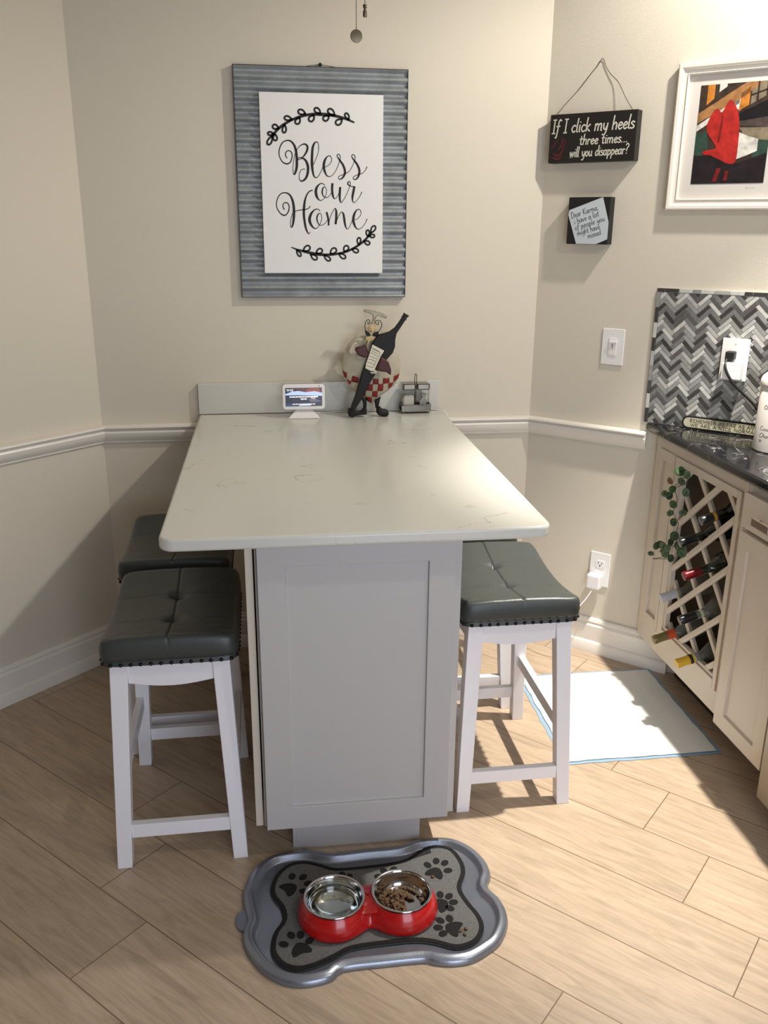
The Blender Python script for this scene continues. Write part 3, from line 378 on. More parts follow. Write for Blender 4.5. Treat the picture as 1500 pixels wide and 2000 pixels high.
# ------------------------------------------------------------------ island: cabinet, worktop, splash
TH = -.0114
isl = thing('island_cabinet', 'light grey shaker base cabinet carrying the white stone worktop', 'cabinet', (-.372, 0, 0), TH)
def lx(x): return x+.372
m = MB(); m.box((lx(-.172), -1.236, .105), (lx(.312), -.035, .884)); m.build('carcass', M_cabg, isl, bevel=.001)
m = MB(); m.box((lx(-.194), -1.225, .098), (lx(-.176), -.035, .884)); s_ = m.build('side_panel', M_cabw, isl, bevel=.001); s_['label'] = 'cream side panel'
def shaker(mb, w, h, y0, y1, st, rec=.008, ax='y'):
    """door of width w, height h from y0 (back) to y1 (front), frame width st"""
    yr = y1+(rec if y1 < y0 else -rec); i0 = st+.0012
    O = [(0, 0), (w, 0), (w, h), (0, h)]; I = [(st, st), (w-st, st), (w-st, h-st), (st, h-st)]; J = [(i0, i0), (w-i0, i0), (w-i0, h-i0), (i0, h-i0)]
    vs = [(x, y0, z) for x, z in O]+[(x, y1, z) for x, z in O]+[(x, y1, z) for x, z in I]+[(x, yr, z) for x, z in J]
    mb.add(vs, [(0, 1, 2, 3), (12, 13, 14, 15)]+[(4*k+i, 4*k+(i+1) % 4, 4*k+4+(i+1) % 4, 4*k+4+i) for k in range(3) for i in range(4)])
m = MB(); shaker(m, .459, .771, -1.237, -1.259, .063)
m.build('door', M_cabg, isl, loc=(lx(-.166), 0, .108), bevel=.0012)
m = MB(); m.box((lx(-.102), -1.20, 0), (lx(.232), -.05, .104)); m.build('toe_kick', M_cabg, isl)
m = MB()
def rrect(x0, y0, x1, y1, r, n=8, corners=(1, 1, 1, 1)):
    P = []
    for (cx, cy, a0, on, px_, py_) in ((x0+r, y0+r, 180, corners[0], x0, y0), (x1-r, y0+r, 270, corners[1], x1, y0), (x1-r, y1-r, 0, corners[2], x1, y1), (x0+r, y1-r, 90, corners[3], x0, y1)):
        if on: P += [(cx+r*math.cos(D2(a0+90*k/n)), cy+r*math.sin(D2(a0+90*k/n))) for k in range(n+1)]
        else: P.append((px_, py_))
    return P
m.prism(rrect(0, -1.326, .8705, -.022, .035, 8, (1, 1, 0, 0)), .885, .914)
o = m.build('stone_worktop', M_quartz, loc=(-.372, 0, 0), rz=TH, bevel=.007, seg=4, smooth=30)
tag(o, 'long white quartz worktop with grey veins and rounded corners on the island', 'worktop')
m = MB(); m.box((-.372, -.020, .9145), (.487, -.0015, 1.022)); o = m.build('stone_splashback', M_quartz, bevel=.0015)
tag(o, 'low pale stone splashback strip along the wall behind the island worktop', 'splashback')

# ------------------------------------------------------------------ stools
SEAT_W, SEAT_L, SEAT_N = .164, .224, 13
def seat_mesh():
    m = MB(); W, L_ = SEAT_W, SEAT_L; r = .015
    def axis(n, hl, lines):
        A = [-1+2*i/n for i in range(n+1)]; A = [math.copysign(1-(1-abs(a))**1.35, a) for a in A]
        for l in lines:
            A = [a for a in A if abs(a-l/hl) > .009/hl]+[l/hl+d_/hl for d_ in (-.0075, -.0045, -.0022, 0, .0022, .0045, .0075)]
        return sorted(A)
    US, VS = axis(44, W, [0]), axis(58, L_, [-.075, .075]); nu, nv = len(US)-1, len(VS)-1
    vs = []
    for v in VS:
        for u in US:
            mm = max(abs(u), abs(v)); p = (abs(u)**SEAT_N+abs(v)**SEAT_N)**(1/SEAT_N); k = mm/p if p else 1
            x, y = u*k*W, v*k*L_
            e = min((1-mm)*W*1.05, r); drop = r-math.sqrt(max(0, r*r-(r-e)**2))
            z = .597+.030*v*v+.007*(1-u*u)-drop
            for ty in (-.075, .075):
                z -= .013*math.exp(-((x/.017)**2+((y-ty)/.017)**2))
                z -= .0016*math.exp(-((y-ty-.006*math.cos(x*9))/.0024)**2)*(1-mm**8)
            z -= .0028*math.exp(-(x/.0026)**2)
            z += .0008*noise.noise(Vector((x*30, y*30, 3)))
            vs.append((x, y, z))
    fs = [(j*(nu+1)+i, j*(nu+1)+i+1, (j+1)*(nu+1)+i+1, (j+1)*(nu+1)+i) for j in range(nv) for i in range(nu)]
    ring = [i for i in range(nu+1)]+[j*(nu+1)+nu for j in range(1, nv+1)]+[nv*(nu+1)+i for i in range(nu-1, -1, -1)]+[j*(nu+1) for j in range(nv-1, 0, -1)]
    prev = ring; n = len(ring)
    for t, k, fz_ in ((.25, 1.006, None), (.55, 1.010, None), (.8, 1.004, None), (1, .996, .5705), (1, .984, .5695), (1, .985, .5665), (1, .990, .5655), (1, .990, .557)):
        row = []
        for idx in ring:
            x, y, z = vs[idx]; zz = z+(.5715-z)*t if fz_ is None else fz_
            row.append(len(vs)); vs.append((x*k, y*k, zz))
        fs += [(prev[i], prev[(i+1) % n], row[(i+1) % n], row[i]) for i in range(n)]; prev = row
    fs.append(tuple(prev[::-1])); m.add(vs, fs); return m
LAB = ['grey leather saddle bar stool at the left front corner of the island',
       'grey bar stool left of the island, its seat half behind the front one',
       'grey bar stool right of the island, its whole seat showing, beside the floor pad',
       'grey bar stool almost hidden between worktop and the right front stool']
stool = thing('bar_stool', LAB[0], 'stool', (-.396, -.98, 0), 0, 'bar stools around the island')
seat_mesh().build('seat', M_leather, stool, smooth=60)
m = MB(); per = []
for k in range(720):
    a = 2*math.pi*k/720; u, v = math.cos(a)*SEAT_W, math.sin(a)*SEAT_L
    q = (abs(math.cos(a))**SEAT_N+abs(math.sin(a))**SEAT_N)**(1/SEAT_N); per.append(Vector((u/q*.992, v/q*.992, .5612)))
acc = 0; per.append(per[0]); tot = sum((per[i+1]-per[i]).length for i in range(720)); stp = tot/round(tot/.0235); nx_ = stp/2
for i in range(720):
    d_ = (per[i+1]-per[i]).length
    if acc+d_ >= nx_: m.ball(per[i], .0050, 10); nx_ += stp
    acc += d_
m.build('nailhead_trim', M_nail, stool, smooth=60)
def leg(sx, sy):
    m = MB(); w_ = .042
    tx, ty = sx*.141, sy*.207; bx, by = sx*.163, sy*.242
    def q(x, y, z, ww): return [(x-sx*ww, y-sy*ww, z), (x, y-sy*ww, z), (x, y, z), (x-sx*ww, y, z)]
    m.hexa(q(bx, by, 0, w_*.86), q(tx, ty, .556, w_)); return m
for sx in (-1, 1):
    for sy in (-1, 1): leg(sx, sy).build('leg', M_white, stool, bevel=.0018)
for sy in (-1, 1):
    P = [(-.101, .502)]+[(-.101+.202*i/10, .502-.012*math.sin(math.pi*i/10)) for i in range(1, 10)]+[(.101, .502), (.1, .556), (-.1, .556)]
    m = MB(); m.prism(P, sy*.203, sy*.183, 'y'); m.build('apron', M_white, stool, bevel=.001)
    m = MB(); m.box((-.122, sy*.232, .082), (.122, sy*.212, .120)); m.build('stretcher', M_white, stool, bevel=.0015)
for sx in (-1, 1):
    P = [(-.166, .502)]+[(-.166+.332*i/10, .502-.010*math.sin(math.pi*i/10)) for i in range(1, 10)]+[(.166, .502), (.165, .556), (-.165, .556)]
    m = MB(); m.prism(P, sx*.137, sx*.117, 'x'); m.build('apron', M_white, stool, bevel=.001)
    m = MB(); m.box((sx*.150, -.198, .205), (sx*.130, .198, .243)); m.build('stretcher', M_white, stool, bevel=.0015)
dup(stool, (-.425, -.47, 0), LAB[1]); dup(stool, (.503, -.875, 0), LAB[2]); dup(stool, (.484, -.355, 0), LAB[3])

# ------------------------------------------------------------------ wall art on the back wall
M_corr = mat('galvanised_sheet', srgb(152, 157, 160), .5, metal=.45, bump=.5, bscale=160, var=.16, vscale=22)
wa = thing('wall_sign', 'white Bless our Home sign on a corrugated metal panel above the island', 'wall sign', (0, 0, 0))
m = MB(); nx = 2; nz = 230; th = .016
zz = [1.3185+(2.0315-1.3185)*i/nz for i in range(nz+1)]
yy = [-.018-.0060*math.cos((z-1.3185)/.0311*2*math.pi) for z in zz]
vs = [(-.2035, y, z) for y, z in zip(yy, zz)]+[(.3555, y, z) for y, z in zip(yy, zz)]+[(-.2035, -.002, z) for z in zz]+[(.3555, -.002, z) for z in zz]
n = nz+1
m.add(vs, [(i, i+1, n+i+1, n+i) for i in range(nz)]+[(2*n+i, 2*n+i+1, 3*n+i+1, 3*n+i) for i in range(nz)]+[(i, i+1, 2*n+i+1, 2*n+i) for i in range(nz)]+[(n+i, n+i+1, 3*n+i+1, 3*n+i) for i in range(nz)]+[(0, n, 3*n, 2*n), (nz, n+nz, 3*n+nz, 2*n+nz)])
m.build('corrugated_panel', M_corr, wa, smooth=60)
m = MB()
for a, b in (((-.206, 1.316), (-.2035, 2.034)), ((.3555, 1.316), (.358, 2.034))): m.box((a[0], -.022, a[1]), (b[0], -.001, b[1]))
m.box((-.206, -.022, 1.316), (.358, -.001, 1.3185)); m.box((-.206, -.022, 2.0315), (.358, -.001, 2.034)); m.build('edge_band', mat('dark_sheet_edge', srgb(62, 64, 68), .5, metal=.4), wa)
m = MB(); m.box((-.126, -.035, 1.3975), (.2745, -.021, 1.9545)); bd = m.build('board', M_board, wa, bevel=.001)
m = MB()
for s_ in LETTERS: ribbon(m, [(-.126+a/1000, 1.3975+b/1000, c*.00118+.00065) for a, b, c in trip(s_, 3)], -.0356, None, 6)
m.build('lettering', M_ink, bd)
for half in (BRANCHES[:15], BRANCHES[15:]):
    m = MB()
    for s_ in half: ribbon(m, [(-.126+a/1000, 1.3975+b/1000, c*.0015+.0004) for a, b, c in trip(s_, 3)], -.0358, None, 4)
    m.build('leaf_branch', M_ink, bd)
m = MB(); m.tube([(.0, -.005, 2.031), (.04, -.004, 2.039), (.073, -.006, 2.042), (.11, -.004, 2.038), (.15, -.005, 2.031)], .0009, 6); m.build('hanging_wire', M_nail, wa)
m = MB(); m.ball((.073, -.008, 2.042), .0055, 12); m.tube([(.073, -.001, 2.042), (.073, -.008, 2.042)], .0015, 6); m.build('nail', M_ink, wa, smooth=60)

# ------------------------------------------------------------------ signs on the right wall
def onR(name, label, cat, s, z, group=None): return thing(name, label, cat, RW(s, z), -AR, group)
t = onR('block_sign', 'black wooden block sign reading If I click my heels, hung on a wire', 'sign', .031, 1.757)
m = MB(); m.box((0, -.040, 0), (.2985, -.001, .150)); m.build('block', mat('sign_black', srgb(30, 27, 25), .5, bump=.1, bscale=90), t, bevel=.0012)
M_chalk = mat('cream_lettering', srgb(214, 210, 196), .6)
m = MB()
write(m, 'If I click my heels', .006, .092, .041, .285, -.0406, .0042, .12, .012)
write(m, 'three times...', .108, .0535, .032, .165, -.0406, .0036, .12, .012)
write(m, 'will you disappear?', .076, .0165, .031, .203, -.0406, .0033, .12, .02)
m.build('lettering', M_chalk, t)
m = MB()
M_heel = mat('faded_red_paint', srgb(84, 26, 28), .6)
for P in ([(.018, .030, .004), (.030, .022, .008), (.045, .030, .007), (.054, .052, .005), (.058, .072, .003)], [(.034, .040, .004), (.046, .056, .006), (.050, .078, .003)], [(.010, .046, .003), (.020, .058, .005), (.034, .074, .003)], [(.012, .018, .003), (.032, .012, .007), (.050, .020, .005)]):
    ribbon(m, P, -.0404, None, 5)
m.build('painted_shoe', M_heel, t)
m = MB(); m.tube(spline([(.020, -.034, .150), (.045, -.022, .185), (.080, -.008, .225), (.115, -.004, .268), (.135, -.003, .290), (.146, -.003, .306), (.152, -.005, .311), (.158, -.003, .304), (.164, -.003, .288), (.185, -.005, .262), (.215, -.010, .235), (.245, -.020, .190), (.277, -.032, .150)], 4), .0011, 6)
m.build('hanging_wire', M_brass, t)
t = onR('block_sign', 'small square black sign with a tilted pale note reading Dear Karma', 'sign', .117, 1.498)
m = MB(); m.box((0, -.040, 0), (.1465, -.001, .150)); m.build('block', M_black, t, bevel=.0012)
m = MB(); pp = [(a-.117, b-1.498) for a, b in [(.2365, 1.6475), (.1205, 1.6068), (.1185, 1.5914), (.1534, 1.4990), (.2246, 1.4990), (.2625, 1.5150), (.2625, 1.5689)]]
m.prism(pp[::-1], -.0402, -.0408, 'y'); nt = m.build('note', mat('pale_paper', srgb(196, 204, 210), .7), t)
m = MB(); rr = .30
for i, (tx, wd_, x_, z_) in enumerate((('Dear Karma,', .098, .014, .082), ('i have a list', .090, .026, .064), ('of people you', .108, .030, .044), ('might have', .082, .040, .026), ('missed', .048, .078, .018))):
    write(m, tx, x_, z_, .019, wd_, -.0412, .0014, .05, rr)
m.build('lettering', M_ink, nt)

# framed print (abstract stand-in, same colours)
t = onR('framed_print', 'white framed print of a red shape below an orange timber beam', 'picture', .4395, 1.607)
W_, H_ = .353, .421; f_ = .033
prof = [(0, 0), (0, .022), (.004, .026), (.012, .024), (.018, .016), (.028, .014), (.030, .018), (.033, .016), (.033, .004)]
m = MB(); n = len(prof); vs = []
for (cx, cz, sx, sz) in ((0, 0, 1, 1), (W_, 0, -1, 1), (W_, H_, -1, -1), (0, H_, 1, -1)):
    vs += [(cx+sx*o, -d_-.001, cz+sz*o) for o, d_ in prof]
m.add(vs, [(k*n+i, k*n+i+1, ((k+1) % 4)*n+i+1, ((k+1) % 4)*n+i) for k in range(4) for i in range(n-1)]); m.build('frame', M_trim, t, smooth=35)
m = MB(); m.box((.030, -.006, .030), (W_-.030, -.002, H_-.030)); m.build('mat_board', mat('mat_board', srgb(216, 210, 202), .7), t)
cols = [(34, 26, 30), (156, 112, 70), (172, 40, 34), (188, 118, 46), (60, 46, 38), (208, 204, 196), (48, 70, 60), (128, 116, 96), (120, 28, 30), (22, 20, 22), (74, 64, 60), (196, 140, 104)]
PM = [mat('print_ink', srgb(*c), .45, var=.32, vscale=45) for c in cols]
m = MB(); X0, Z0, Wp, Hp = .0685, .0765, .216, .281
def pp_(pts, mi, y): m.prism([(X0+a*Wp, Z0+b*Hp) for a, b in pts], y, y-.0002, 'y', mi)
pp_([(0, 0), (1, 0), (1, 1), (0, 1)], 4, -.0064)
pp_([(0, .60), (.55, .86), (.55, .80), (0, .54)], 5, -.0067); pp_([(.38, .80), (.56, .90), (.56, .74), (.42, .74)], 5, -.0067)
pp_([(.0, .62), (.0, .72), (.62, 1), (.85, 1), (.6, .86)], 1, -.0069)
pp_([(.10, .80), (.20, .86), (.20, 1), (.10, 1)], 3, -.0068); pp_([(.26, .92), (.36, .97), (.36, 1), (.26, 1)], 5, -.0068)
pp_([(.55, .72), (.68, .78), (.68, .96), (.57, .90)], 3, -.0069); pp_([(.70, .78), (1, .90), (1, 1), (.78, 1), (.70, .95)], 7, -.0068)
pp_([(.77, .80), (.795, .81), (.795, 1), (.77, 1)], 4, -.007); pp_([(.89, .84), (.915, .85), (.915, 1), (.89, 1)], 4, -.007); pp_([(.7, .88), (1, .95), (1, .93), (.7, .86)], 4, -.007)
pp_([(.55, .70), (1, .84), (1, .56), (.55, .60)], 9, -.0069); pp_([(.55, .62), (1, .66), (1, .55), (.55, .58)], 10, -.0071)
pp_([(.58, .56), (1, .55), (1, .42), (.70, .45)], 7, -.0070); pp_([(.0, .52), (.15, .55), (.2, .30), (.0, .28)], 6, -.0069); pp_([(.78, .46), (1, .48), (1, .06), (.82, .2)], 6, -.0067)
pp_([(0, .30), (.3, .28), (.6, .2), (1, .3), (1, 0), (0, 0)], 0, -.0071)
pp_([(.58, .52), (.72, .47), (.86, .44), (.86, .32), (.70, .27), (.58, .24)], 5, -.0073)
red = closed_spline([(.13, .34), (.30, .36), (.24, .44), (.16, .52), (.14, .60), (.20, .72), (.27, .76), (.33, .72), (.42, .84), (.52, .76), (.58, .62), (.60, .40), (.59, .22), (.50, .20), (.38, .24), (.24, .29), (.14, .30)], 3)
pp_(red, 2, -.0075)
pp_([(.315, .42), (.335, .42), (.36, .60), (.345, .72), (.325, .60)], 8, -.0078)
pp_([(.30, .02), (.36, .02), (.40, .16), (.34, .16)], 8, -.0076); pp_([(.45, .03), (.50, .03), (.51, .13), (.46, .13)], 8, -.0076)
pic = m.build('picture', PM, t)
m = MB(); write(m, 'O', .236, .060, .005, .004, -.0066, .0005); ribbon(m, [(.241, .062), (.246, .065), (.250, .061), (.256, .064), (.264, .062)], -.0066, .0005); m.build('signature', mat('pencil', srgb(150, 140, 130), .8), t)

# ------------------------------------------------------------------ switches and outlets
def plate(t, w_=.080, h_=.124):
    m = MB(); m.box((0, -.006, 0), (w_, -.001, h_)); return m.build('cover_plate', M_plastic, t, bevel=.0022)
t = onR('dimmer_switch', 'white dimmer switch plate between the signs and the mosaic tiles', 'switch', .261, 1.098); plate(t)
m = MB(); m.box((.026, -.009, .034), (.054, -.006, .092)); m.build('rocker', M_plastic, t, bevel=.001)
m = MB(); m.box((.028, -.016, .076), (.056, -.009, .082)); m.build('slider', M_plastic, t, bevel=.001)
m = MB(); m.box((.0385, -.0095, .058), (.0405, -.009, .074)); m.build('slot', M_ink, t)
for z in (.012, .110): m = MB(); m.ball((.040, -.006, z), .003, 10, (1, .4, 1)); m.build('screw', M_plastic, t, smooth=60)
def receptacle(t, zc):
    m = MB(); m.prism([(.040+a*.0165, zc+b*.0165) for a, b in rrect(-1, -.85, 1, .85, .35, 5)], -.008, -.006, 'y'); r_ = m.build('receptacle', M_plastic, t)
    m = MB(); m.box((.0325, -.0085, zc), (.0345, -.008, zc+.008)); m.box((.0455, -.0085, zc), (.0475, -.008, zc+.007)); m.prism([(.040+.0028*math.cos(a*.524), zc-.0065+.0028*math.sin(a*.524)) for a in range(12)], -.0085, -.008, 'y')
    m.build('slot', M_ink, r_)
t = onR('wall_outlet', 'white wall outlet low on the beige wall right of the stools', 'outlet', .287, .272); plate(t, .077, .132); receptacle(t, .088); receptacle(t, .042)
t = onR('power_adapter', 'white cube power adapter plugged into the low wall outlet', 'adapter', .296, .268)
m = MB(); m.box((-.004, -.046, 0), (.050, -.009, .058)); m.build('housing', M_plastic, t, bevel=.008, seg=4)
t = onR('wall_outlet', 'white outlet plate on the herringbone mosaic with a black plug in it', 'outlet', .668, 1.086)
m = MB(); m.box((0, -.017, 0), (.084, -.010, .134)); m.build('cover_plate', M_plastic, t, bevel=.0022)
m = MB(); m.ball((.042, -.017, .118), .003, 10, (1, .4, 1)); m.build('screw', M_plastic, t, smooth=60)
t = onR('power_adapter', 'white cube adapter filling the lower half of the mosaic wall outlet', 'adapter', .684, 1.094)
m = MB(); m.box((0, -.058, 0), (.060, -.018, .054)); m.build('housing', M_plastic, t, bevel=.004, seg=3)
t = onR('power_plug', 'black plug with a thick black cord in the mosaic wall outlet', 'plug', .70, 1.165)
m = MB(); m.box((-.012, -.048, -.010), (.016, -.018, .016)); m.box((-.014, -.040, -.014), (.010, -.030, .012)); m.build('plug_body', M_black, t, bevel=.003)
m = MB(); m.tube(spline([(-.006, -.045, -.008), (-.004, -.060, -.030), (.012, -.062, -.060), (.034, -.056, -.088), (.060, -.048, -.112), (.10, -.040, -.150), (.13, -.035, -.20), (.15, -.035, -.244)], 6), .0042, 10); m.build('cord', M_black, t, smooth=60)

# ------------------------------------------------------------------ herringbone mosaic
def clip(poly, x0, x1, z0, z1):
    for ax, lim, sg in ((0, x0, 1), (0, x1, -1), (1, z0, 1), (1, z1, -1)):
        out = []
        for i in range(len(poly)):
            a, b = poly[i-1], poly[i]; da, db = sg*(a[ax]-lim), sg*(b[ax]-lim)
            if (da >= 0) != (db >= 0):
                t_ = da/(da-db); out.append((a[0]+(b[0]-a[0])*t_, a[1]+(b[1]-a[1])*t_))
            if db >= 0: out.append(b)
        poly = out
        if len(poly) < 3: return None
    return poly
t = onR('mosaic_splashback', 'grey and white glass herringbone mosaic above the black worktop', 'splashback', .4375, .9155)
SP, HP = .92, .449
m = MB(); m.box((0, -.006, 0), (SP, -.0008, HP)); m.build('grout_bed', mat('grout', srgb(222, 219, 212), .7), t)
TM = [mat('mosaic_glass', srgb(*c), r, var=.10, vscale=70, coat=.4) for c, r in (((66, 64, 62), .14), ((118, 119, 118), .12), ((146, 147, 145), .14), ((176, 176, 172), .10), ((200, 200, 194), .12), ((92, 91, 90), .2))]
m = MB(); w_ = .0127; c45 = math.sqrt(.5); g = .0009
for b in range(-6, 30):
    for a in range(-110, 120):
        for kind in (0, 1):
            X, Z = a+4*b, a-4*b
            if kind == 0: R4 = [(X, Z), (X+4, Z), (X+4, Z+1), (X, Z+1)]
            else: R4 = [(X+4, Z-3), (X+5, Z-3), (X+5, Z+1), (X+4, Z+1)]
            cx = sum(p[0] for p in R4)/4; cz = sum(p[1] for p in R4)/4
            q4 = []
            for p in R4:
                px_, pz_ = p[0]*w_+math.copysign(g, cx-p[0]), p[1]*w_+math.copysign(g, cz-p[1])
                q4.append(((px_-pz_)*c45, (px_+pz_)*c45))
            q4 = clip(q4, .0125, SP-.001, .001, HP-.0135)
            if not q4: continue
            rnd = random.random(); k_ = (a+kind*2) % 5
            mi = (0 if k_ == 0 else (4 if k_ == 2 and rnd < .5 else (3 if k_ == 3 else (1 if rnd < .5 else 2)))) if rnd < .85 else 5
            ins = .0011; ccx = sum(p[0] for p in q4)/len(q4); ccz = sum(p[1] for p in q4)/len(q4)
            top = [(p[0]+(ccx-p[0])*min(.3, ins/max(1e-4, math.hypot(ccx-p[0], ccz-p[1]))), p[1]+(ccz-p[1])*min(.3, ins/max(1e-4, math.hypot(ccx-p[0], ccz-p[1])))) for p in q4]
            n = len(q4); ty = -.0095-.0003*random.random()
            m.add([(p[0], -.006, p[1]) for p in q4]+[(p[0], ty+.0007, p[1]) for p in q4]+[(p[0], ty, p[1]) for p in top],
                  [(i, (i+1) % n, n+(i+1) % n, n+i) for i in range(n)]+[(n+i, n+(i+1) % n, 2*n+(i+1) % n, 2*n+i) for i in range(n)]+[tuple(range(2*n, 3*n))], mi)
m.build('mosaic_tiles', TM, t)
m = MB(); x_ = .001; i = 0
while x_ < SP:
    l_ = random.choice((.026, .044, .044, .046)); m.box((x_, -.0105, HP-.012), (min(SP, x_+l_-.0015), -.006, HP-.0005), random.choice((0, 3, 2, 4, 0))); x_ += l_
z_ = 0
while z_ < HP-.014:
    l_ = random.choice((.044, .05)); m.box((.0003, -.0105, z_), (.0115, -.0055, min(HP-.014, z_+l_-.0015)), (0, 4, 0, 2, 3)[i % 5]); i += 1; z_ += l_
m.build('border_tiles', TM, t, bevel=.0006)

# ------------------------------------------------------------------ kitchen run on the right
XF = 1.19
m = MB()
def wl(x, off=.0): return -(x-CR_)*math.tan(AR)-off
P = [(1.162, wl(1.162)-.004), (1.84, wl(1.84)-.022), (1.84, -3.0), (1.162, -3.0)]
m.prism(P, .884, .9145); o = m.build('stone_worktop', M_marble, bevel=.009, seg=4, smooth=30); tag(o, 'glossy black marble worktop with white veins on the cream cabinets', 'worktop')
cab = thing('wine_cabinet', 'cream base cabinet with a white diagonal lattice wine rack', 'cabinet', (XF, -.93, .13))
def cb(x, y, z): return (x-XF, y+.93, z-.13)
m = MB()   # face frame around filler opening and rack
for a, b in (((-.350, .13), (-.388, .883)), ((-.388, .842), (-.937, .883)), ((-.388, .13), (-.937, .204)), ((-.498, .204), (-.505, .842)), ((-.915, .204), (-.937, .842))):
    m.box(cb(XF, a[0], a[1]), cb(XF+.019, b[0], b[1]))
m.build('face_frame', M_cabw, cab, bevel=.0008)
m = MB(); m.box(cb(XF-.004, -.386, .204), cb(XF+.012, -.404, .842)); m.box(cb(XF-.004, -.480, .204), cb(XF+.012, -.4985, .842)); m.box(cb(XF-.004, -.404, .204), cb(XF+.012, -.480, .24)); m.box(cb(XF-.004, -.404, .805), cb(XF+.012, -.480, .842)); m.box(cb(XF+.006, -.404, .24), cb(XF+.014, -.480, .805))
m.build('filler_door', M_cabw, cab, bevel=.001)
yo0, yo1, zo0, zo1 = -.553, -.884, .248, .814
m = MB()
oy0, oy1, oz0, oz1 = -.5055, -.9145, .2045, .8415
for x_, a, b in ((-.006, 0, 1),):
    m.box(cb(XF-.006, oy0, oz0), cb(XF+.016, yo0+.012, oz1)); m.box(cb(XF-.006, yo1-.012, oz0), cb(XF+.016, oy1, oz1))
    m.box(cb(XF-.006, yo0+.012, oz0), cb(XF+.016, yo1-.012, zo0-.012)); m.box(cb(XF-.006, yo0+.012, zo1+.012), cb(XF+.016, yo1-.012, oz1))
    m.box(cb(XF-.001, yo0+.012, zo0-.012), cb(XF+.016, yo0, zo1+.012)); m.box(cb(XF-.001, yo1, zo0-.012), cb(XF+.016, yo1-.012, zo1+.012))
    m.box(cb(XF-.001, yo0, zo0-.012), cb(XF+.016, yo1, zo0)); m.box(cb(XF-.001, yo0, zo1), cb(XF+.016, yo1, zo1+.012))
m.build('rack_frame', M_cabw, cab, bevel=.0012)
def slats(name, sg, xa, xb):
    m = MB(); hy, hz = .0905, .0780; cy0, cz0 = -.703, .5165   # a cell centre; slat lines pass half way to nodes
    L2_ = math.hypot(hy, hz); hw = .0095
    for k in range(-8, 9):
        # node line: nodes at (cy0, cz0+hz*(2j+1)); line through with slope sg*hz/hy
        z_at = cz0+hz*(2*k+1)
        def zl(y): return z_at+sg*(y-cy0)*hz/hy
        pts = []
        dz = hw*L2_/hy
        quad = [(yo0, zl(yo0)-dz), (yo1, zl(yo1)-dz), (yo1, zl(yo1)+dz), (yo0, zl(yo0)+dz)]
        q = clip(quad, yo1, yo0, zo0, zo1)
        if q and len(q) > 2:
            m.prism([(y+.93, z-.13) for y, z in q], xa-XF, xb-XF, 'x')
    return m.build(name, M_cabw, cab, bevel=.003, seg=2)
slats('rack_lattice', -1, XF-.001, XF+.012); slats('rack_lattice', 1, XF+.0125, XF+.0255)
def cp(x, y): return (x-XF, y+.93)
m = MB()
inner = [cp(XF+.027, -.36), cp(XF+.027, -.935), cp(1.66, -.935), cp(1.66, wl(1.66, .03)), cp(XF+.027, wl(XF+.027, .03))]
ou = [(p[0]*1.02, p[1]) for p in inner]
h0, h1 = .0, .752
for i in (1, 2, 3):
    a, b = inner[i], inner[(i+1) % 5]; d_ = Vector((b[0]-a[0], b[1]-a[1], 0)).normalized(); nn = Vector((d_.y, -d_.x, 0))*.004
    m.hexa([(a[0], a[1], h0), (b[0], b[1], h0), (b[0]+nn.x, b[1]+nn.y, h0), (a[0]+nn.x, a[1]+nn.y, h0)], [(a[0], a[1], h1), (b[0], b[1], h1), (b[0]+nn.x, b[1]+nn.y, h1), (a[0]+nn.x, a[1]+nn.y, h1)])
m.prism(inner, 0, .012); m.build('cabinet_box', mat('cabinet_interior', srgb(150, 132, 112), .7), cab)
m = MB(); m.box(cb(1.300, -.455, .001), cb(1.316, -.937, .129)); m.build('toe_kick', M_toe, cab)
cab2 = thing('drawer_cabinet', 'cream shaker base cabinet with one drawer, right of the wine rack', 'cabinet', (XF, -.94, .13))
m = MB(); m.box((0, 0, 0), (.55, -.298, .753)); m.build('cabinet_box', M_cabw, cab2, bevel=.001)
M_rot = Matrix.Rotation(D2(-90), 4, 'Z')
def face_x(mb): mb.T = Matrix.Translation((-.0, -.013, 0)) @ M_rot; return mb
m = face_x(MB()); shaker(m, .258, .618, -.0008, -.020, .048, .007); m.build('door', M_cabw, cab2, loc=(0, 0, -.005), bevel=.0012)
m = face_x(MB()); m.box((0, -.0008, 0), (.258, -.020, .100)); dr = m.build('drawer', M_cabw, cab2, loc=(0, 0, .626), bevel=.0015)
m = MB(); m.box((-.046, -.100, .030), (-.038, -.182, .054)); m.box((-.040, -.104, .036), (-.018, -.112, .046)); m.box((-.040, -.170, .036), (-.018, -.178, .046)); m.build('handle', mat('pewter', srgb(140, 126, 110), .35, metal=.85), dr, bevel=.003)
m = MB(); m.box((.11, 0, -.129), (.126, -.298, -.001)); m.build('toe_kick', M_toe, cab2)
dw = thing('dishwasher', 'stainless dishwasher front beside the drawer cabinet at the lower right edge', 'appliance', (1.148, -1.246, .07))
m = MB(); m.box((0, 0, 0), (.03, -.598, .72)); m.build('door', mat('brushed_steel', srgb(150, 142, 132), .38, metal=.8, bump=.05), dw, bevel=.004)
m = MB(); m.box((.031, -.002, 0), (.58, -.596, .805)); m.build('tub', M_dark, dw)
